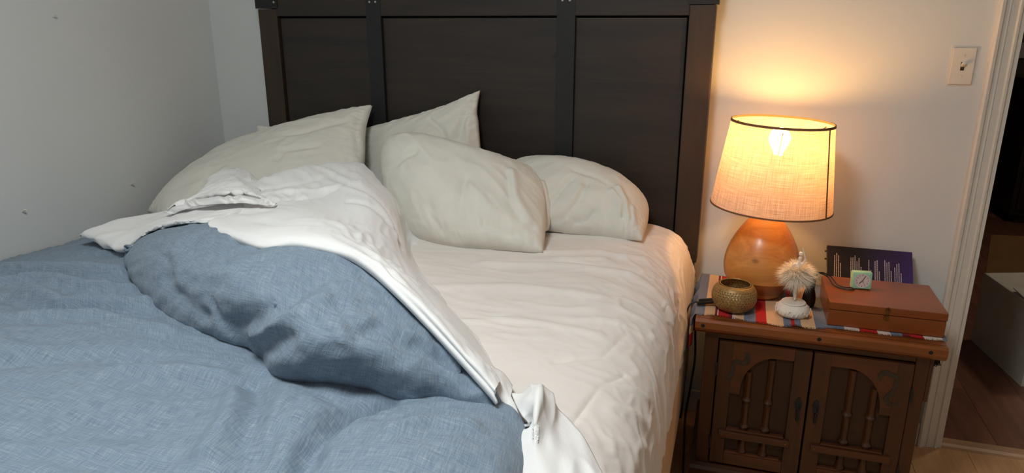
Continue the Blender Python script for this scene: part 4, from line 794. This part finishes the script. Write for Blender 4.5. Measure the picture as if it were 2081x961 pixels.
dn = link('dancer', me, M['porcelain'], fg); sk = dn.modifiers.new('skin', 'SKIN')
for i, s_ in enumerate(me.skin_vertices[0].data): s_.radius = (rd[i], rd[i]); s_.use_root = (i == 0)
sb = dn.modifiers.new('sub', 'SUBSURF'); sb.levels = 2; sb.render_levels = 2
bm = NB(); lathe(bm, [(0, .0), (.0052, .002), (.006, .006), (.004, .010), (0, .011)], (FX + .004, FY + .001, Zb + .131), 16); obj('hair', bm, M['porcelain'], dn, True)
bm = NB(); tz = Zb + .074
for k in range(3600):
    a = random.uniform(0, 2 * PI); el = random.gauss(-.05, .55); L = random.uniform(.034, .062) * (1 - .12 * abs(el)); r0 = .006
    ca, sa = math.cos(a), math.sin(a); dz = L * math.sin(el); dr = L * math.cos(el); tw = random.uniform(-.25, .25)
    p0 = Vector((FX + r0 * ca, FY + r0 * sa, tz + random.uniform(-.006, .006))); p1 = p0 + Vector((dr * .6 * ca, dr * .6 * sa, dz * .7 + .003)); p2 = p0 + Vector((dr * math.cos(a + tw), dr * math.sin(a + tw), dz - .006 * random.random()))
    sd = Vector((-sa, ca, random.uniform(-.6, .6))) * .00038
    v = [bm.verts.new(q) for q in (p0 - sd, p0 + sd, p1 + sd, p1 - sd, p2)]; bm.faces.new(v[:4]); bm.faces.new((v[3], v[2], v[4]))
ft = obj('feather_tutu', bm, M['feather'], fg); ft['kind'] = 'stuff'
# flashlight with wrist strap
TX, TY = .245, -.318
tk = empty('flashlight', (TX, TY, ZT), 'black flashlight standing on end with a wrist strap', 'flashlight')
bm = NB(); lathe(bm, [(0, 0), (.013, 0), (.0165, .004), (.0185, .016), (.0185, .026), (.0165, .040), (.0135, .052), (.012, .056), (.012, .088), (.010, .094), (0, .095)], (TX, TY, ZT), 28); obj('body', bm, M['black'], tk, True)
bm = NB()
for k in range(7): lathe(bm, [(.0122, .058 + k * .004), (.0132, .059 + k * .004), (.0132, .0605 + k * .004), (.0122, .0615 + k * .004)], (TX, TY, ZT), 28)
obj('knurled_grip', bm, M['black'], tk, True)
BZ = .645
bm = NB()
tube(bm, [(TX + .008, TY, ZT + .093), (TX + .022, TY + .010, ZT + .101), (.290, -.30, BZ + .022), (.305, -.318, BZ + .006), (.325, -.335, BZ + .0035), (.345, -.342, BZ + .0035), (.358, -.334, BZ + .0037), (.352, -.322, BZ + .0035), (.335, -.324, BZ + .0035), (.316, -.312, BZ + .006), (.296, -.296, BZ + .024), (TX + .024, TY + .014, ZT + .103), (TX + .008, TY + .002, ZT + .094)], .0019, 8, 90)
obj('wrist_strap', bm, M['cord'], tk, True)
# wooden keepsake box
wb = empty('wooden_box', (.43, -.333, ZT), 'reddish brown hinged wooden box with a small brass latch', 'box')
x0, x1, y0, y1 = .283, .574, -.448, -.222
bt = obj('box_body', B((x0 + .0015, y0 + .0015, ZT), (x1 - .0015, y1 - .001, ZT + .045), .0015), M['boxwood'], wb)
ld = obj('box_lid', B((x0, y0, ZT + .0465), (x1, y1, BZ), .002), M['boxwood'], wb)
obj('seam_shadow', B((x0 + .003, y0 + .003, ZT + .0445), (x1 - .003, y1 - .003, ZT + .047)), M['dark'], bt)
lx_ = x0 + .145
bm = NB(); prism(bm, [(lx_ - .007, ZT + .036), (lx_ - .004, ZT + .032), (lx_ + .004, ZT + .032), (lx_ + .007, ZT + .036), (lx_ + .006, ZT + .044), (lx_ - .006, ZT + .044)], y0 - .0012, y0 + .0018, 'y'); lt = obj('latch_plate', bm, M['brass'], wb)
bm = NB(); prism(bm, [(lx_ - .006, ZT + .048), (lx_ + .006, ZT + .048), (lx_ + .006, ZT + .058), (lx_ + .003, ZT + .063), (lx_ - .003, ZT + .063), (lx_ - .006, ZT + .058)], y0 - .0015, y0 + .0005, 'y'); obj('latch_hasp', bm, M['brass'], wb)
bm = NB(); tube(bm, [(lx_ - .003, y0 - .001, ZT + .060), (lx_ - .003, y0 - .004, ZT + .067), (lx_ + .001, y0 - .005, ZT + .071), (lx_ + .004, y0 - .004, ZT + .067), (lx_ + .003, y0 - .002, ZT + .058), (lx_, y0 - .003, ZT + .046), (lx_, y0 - .003, ZT + .038)], .0013, 8, 30); obj('latch_hook', bm, M['brass'], wb, True)
# alarm clock
ck = empty('alarm_clock', (.378, -.309, BZ), 'small mint green square alarm clock on the wooden box', 'clock')
rz = Matrix.Translation((.378, -.309, BZ)) @ Matrix.Rotation(math.radians(7), 4, 'Z') @ Matrix.Rotation(math.radians(-5), 4, 'X')
hw, hh = .0265, .051
obj('case', box(NB(), (-hw, -.0125, .0008), (hw, .0125, hh), .005, rz), M['mint'], ck, True)
fm = rz @ Matrix.Translation((0, -.0128, hh / 2)) @ Matrix.Rotation(PI / 2, 4, 'X')
def ckd(name, prof, mat, par):
    bm = NB(); lathe(bm, prof, (0, 0, 0), 40)
    for v in bm.verts: v.co = fm @ v.co
    return obj(name, bm, mat, par, True)
ckd('bezel', [(.0205, 0), (.0222, .0006), (.0226, .0), (.0222, -.001), (.0205, -.001), (.0205, 0)], M['mint'], ck)
dl = ckd('dial', [(0, .0002), (.0206, .0002), (.0206, -.0006), (0, -.0006)], M['dial'], ck)
def fbox(lo, hi, ang, mat, name, par):
    bm = NB(); box(bm, lo, hi, 0, fm @ Matrix.Rotation(ang, 4, 'Z')); return obj(name, bm, mat, par)
def text_mesh(name, body, size, mtx, mat, par):
    cu = bpy.data.curves.new(name, 'FONT'); cu.body = body; cu.size = size; cu.align_x = 'CENTER'; cu.align_y = 'CENTER'; cu.extrude = .00008
    to = bpy.data.objects.new('tmp', cu); COL.objects.link(to); dg = bpy.context.evaluated_depsgraph_get(); me = bpy.data.meshes.new_from_object(to.evaluated_get(dg)); bpy.data.objects.remove(to)
    org = ORG[par.name]; me.transform(Matrix.Translation(-org) @ mtx); me.name = name; return link(name, me, mat, par)
for h in range(1, 13):
    a = PI / 2 - h * PI / 6; text_mesh('numeral', str(h), .0062, fm @ Matrix.Translation((.0158 * math.cos(a), .0158 * math.sin(a), .00035)), M['ink'], dl)
fbox((-.0009, -.002, .0006), (.0009, .0115, .0010), math.radians(137), M['ink'], 'hour_hand', dl)
fbox((-.0006, -.002, .0010), (.0006, .0155, .0013), math.radians(-27), M['ink'], 'minute_hand', dl)
fbox((-.0003, -.004, .0014), (.0003, .013, .0016), math.radians(-150), M['ink'], 'alarm_hand', dl)
ckd('hand_cap', [(0, .0026), (.0014, .0022), (.0014, .0004), (0, .0004)], M['steel'], dl)
obj('snooze_button', box(NB(), (.0175, -.0138, .0425), (.0225, -.0118, .0475), .0006, rz), M['mint'], ck)
# book leaning on the wall, lying on its long edge
bk = empty('paperback_book', (.43, -.13, ZT), 'dark purple book on its side behind the wooden box', 'book')
Lr = Matrix.Translation((.312, -.135, ZT + .001)) @ Matrix.Rotation(math.radians(-44.), 4, 'X')
BW, BH, BT = .248, .148, .013
obj('cover', box(NB(), (0, 0, 0), (BW, .0015, BH), .0005, Lr), M['book'], bk)
obj('spine', box(NB(), (0, 0, BH), (BW, BT, BH + .0014), .0005, Lr), M['book'], bk)
obj('pages', box(NB(), (.002, .0015, .002), (BW - .002, BT - .0015, BH - .0002), 0, Lr), M['paper'], bk)
obj('front_cover', box(NB(), (0, BT - .0015, 0), (BW, BT, BH), .0005, Lr), M['book'], bk)
bm = NB(); rnd = random.Random(5)
for xs_, n_ in ((.022, 4), (.070, 6), (.122, 2), (.140, 3), (.168, 4), (.196, 4)):
    for q in range(n_):
        x = xs_ + q * .0062 * (.95); zz = .022; top = .126 - rnd.choice([0, .004, .008, .02]) - (.035 if q == n_ - 1 else 0) - xs_ * .08
        while zz < top:
            l_ = rnd.uniform(.003, .008); box(bm, (x, -.0003, zz), (x + .0021, .0001, min(top, zz + l_)), 0, Lr); zz += l_ + .0012
obj('printed_text', bm, M['print'], bk)['kind'] = 'stuff'
for zz in (.128, .100): obj('elastic_tab', box(NB(), (-.006, .002, zz), (.002, .008, zz + .004), .001, Lr), M['black'], bk)
# cable plug lying on the runner beside the bed
cb = empty('charging_cable', (-.035, -.41, ZT), 'black charging cable end lying on the runner beside the bed', 'cable')
for dy, dz, dx in ((0, .0115, 0), (.014, .0145, .004)):
    bm = NB(); box(bm, (-.035, -.006, -.004), (.022, .006, .004), .0025, Matrix.Translation((-.035 + dx, -.405 + dy, ZT + dz)) @ Matrix.Rotation(math.radians(12), 4, 'Z') @ Matrix.Rotation(math.radians(-8), 4, 'Y')); obj('plug', bm, M['black'], cb, True)
bm = NB(); tube(bm, [(-.066, -.41, ZT + .011), (-.086, -.415, ZT + .004), (-.0955, -.42, ZT - .03), (-.0955, -.425, ZT - .12)], .0022, 8, 24); obj('cable', bm, M['cord'], cb, True)
# cord between bed and nightstand
bm = NB(); tube(bm, [(-.075, -.10, .44), (-.074, -.20, .41), (-.066, -.27, .34), (-.071, -.30, .26), (-.078, -.36, .18), (-.074, -.40, .10), (-.07, -.42, .03), (-.068, -.44, .006)], .0035, 8, 50)
tag(obj('power_cord', bm, M['cord'], None, True), 'black power cord hanging between the bed and the nightstand', 'cord')

# ================================================================== WALL THINGS
lw = empty('light_switch', (.614, 0, 1.256), 'white toggle light switch plate on the wall beside the door', 'light switch')
bm = NB(); prism(bm, [(.579, 1.199), (.649, 1.199), (.649, 1.313), (.579, 1.313)], -.0015, 0, 'y'); box(bm, (.583, -.006, 1.203), (.645, -.0012, 1.309), .003); obj('plate', bm, M['trim'], lw)
obj('slot', B((.609, -.0066, 1.244), (.619, -.0058, 1.268)), M['scroll'], lw)
obj('toggle', box(NB(), (-.004, -.016, -.004), (.004, .002, .005), .0015, Matrix.Translation((.614, -.006, 1.258)) @ Matrix.Rotation(math.radians(-28), 4, 'X')), M['trim'], lw)
for zz in (1.226, 1.286):
    bm = NB(); lathe(bm, [(.0035, 0), (.003, .0012), (0, .0016)], (0, 0, 0), 12, Matrix.Rotation(PI / 2, 4, 'X'))
    for v in bm.verts: v.co += Vector((.614, -.006, zz))
    obj('screw', bm, M['trim'], lw, True)
def nail(x, y, z, lb):
    bm = NB(); tube(bm, [(XL, y, z), (XL + .012, y, z + .004), (XL + .014, y, z + .007)], [.002, .002, .0032], 8); tag(obj('wall_nail', bm, M['trim'], None, True), lb, 'nail', 'nails in the left wall')
nail(0, -.70, 1.395, 'small nail high on the left wall')
nail(0, -.92, .837, 'tiny nail low on the left wall above the blue duvet')
nail(0, -.51, .832, 'tiny nail low on the left wall beside the leftmost pillow')

# ================================================================== HALL THINGS
hbx = empty('cardboard_box', (1.34, .80, 0), 'open grey white cardboard box on the hall floor', 'box')
ang = math.atan2(-.067, .432)   # left side runs this way
e1 = Vector((-.067, .432, 0)).normalized(); e2 = Vector((.432, .067, 0)).normalized(); c0 = Vector((1.159, .569, 0))
mt = Matrix(((e2.x, e1.x, 0, c0.x), (e2.y, e1.y, 0, c0.y), (0, 0, 1, 0), (0, 0, 0, 1)))
LX_, LY_, LZ = .46, .437, .322
obj('side', box(NB(), (0, 0, 0), (.005, LY_, LZ), 0, mt), M['whitecard'], hbx); obj('side', box(NB(), (LX_ - .005, 0, 0), (LX_, LY_, LZ), 0, mt), M['whitecard'], hbx)
obj('side', box(NB(), (.005, 0, 0), (LX_ - .005, .005, LZ), 0, mt), M['whitecard'], hbx); obj('side', box(NB(), (.005, LY_ - .005, 0), (LX_ - .005, LY_, LZ), 0, mt), M['whitecard'], hbx)
obj('bottom', box(NB(), (.005, .005, 0), (LX_ - .005, LY_ - .005, .005), 0, mt), M['cardboard'], hbx)
obj('flap', box(NB(), (.005, -.002, 0), (LX_ - .005, .002, .17), 0, mt @ Matrix.Translation((0, LY_ - .002, LZ)) @ Matrix.Rotation(math.radians(-6), 4, 'X')), M['cardboard'], hbx)
obj('flap', box(NB(), (.005, -.002, 0), (LX_ - .005, .002, .20), 0, mt @ Matrix.Translation((0, .004, LZ - .004)) @ Matrix.Rotation(math.radians(-84), 4, 'X')), M['whitecard'], hbx)
obj('flap', box(NB(), (-.002, .005, 0), (.002, LY_ - .006, .20), 0, mt @ Matrix.Translation((.004, 0, LZ - .001)) @ Matrix.Rotation(math.radians(86), 4, 'Y')), M['whitecard'], hbx)
M['hallfill'] = m_emit('hall_fill_glow', (1, .85, .68), 34.0)  # added out-of-view fill that brightens the hall, shaped like a ceiling fixture
hl = empty('hall_fill_light', (2.0, 1.3, ZC - .06), 'small round fill light added on the hall ceiling beyond the doorway', 'ceiling light')
bm = NB(); lathe(bm, [(0, -.055), (.08, -.05), (.14, -.03), (.15, -.01), (.15, 0)], (2.0, 1.3, ZC - .012), 32); obj('diffuser', bm, M['hallfill'], hl, True)
bm = NB(); lathe(bm, [(.158, -.02), (.165, -.01), (.165, .0119), (0, .0119)], (2.0, 1.3, ZC - .012), 32); obj('base_ring', bm, M['trim'], hl, True)
hc = empty('hall_cabinet', (2.7, 3.6, 0), 'dark cabinet standing in the dim hall', 'cabinet')
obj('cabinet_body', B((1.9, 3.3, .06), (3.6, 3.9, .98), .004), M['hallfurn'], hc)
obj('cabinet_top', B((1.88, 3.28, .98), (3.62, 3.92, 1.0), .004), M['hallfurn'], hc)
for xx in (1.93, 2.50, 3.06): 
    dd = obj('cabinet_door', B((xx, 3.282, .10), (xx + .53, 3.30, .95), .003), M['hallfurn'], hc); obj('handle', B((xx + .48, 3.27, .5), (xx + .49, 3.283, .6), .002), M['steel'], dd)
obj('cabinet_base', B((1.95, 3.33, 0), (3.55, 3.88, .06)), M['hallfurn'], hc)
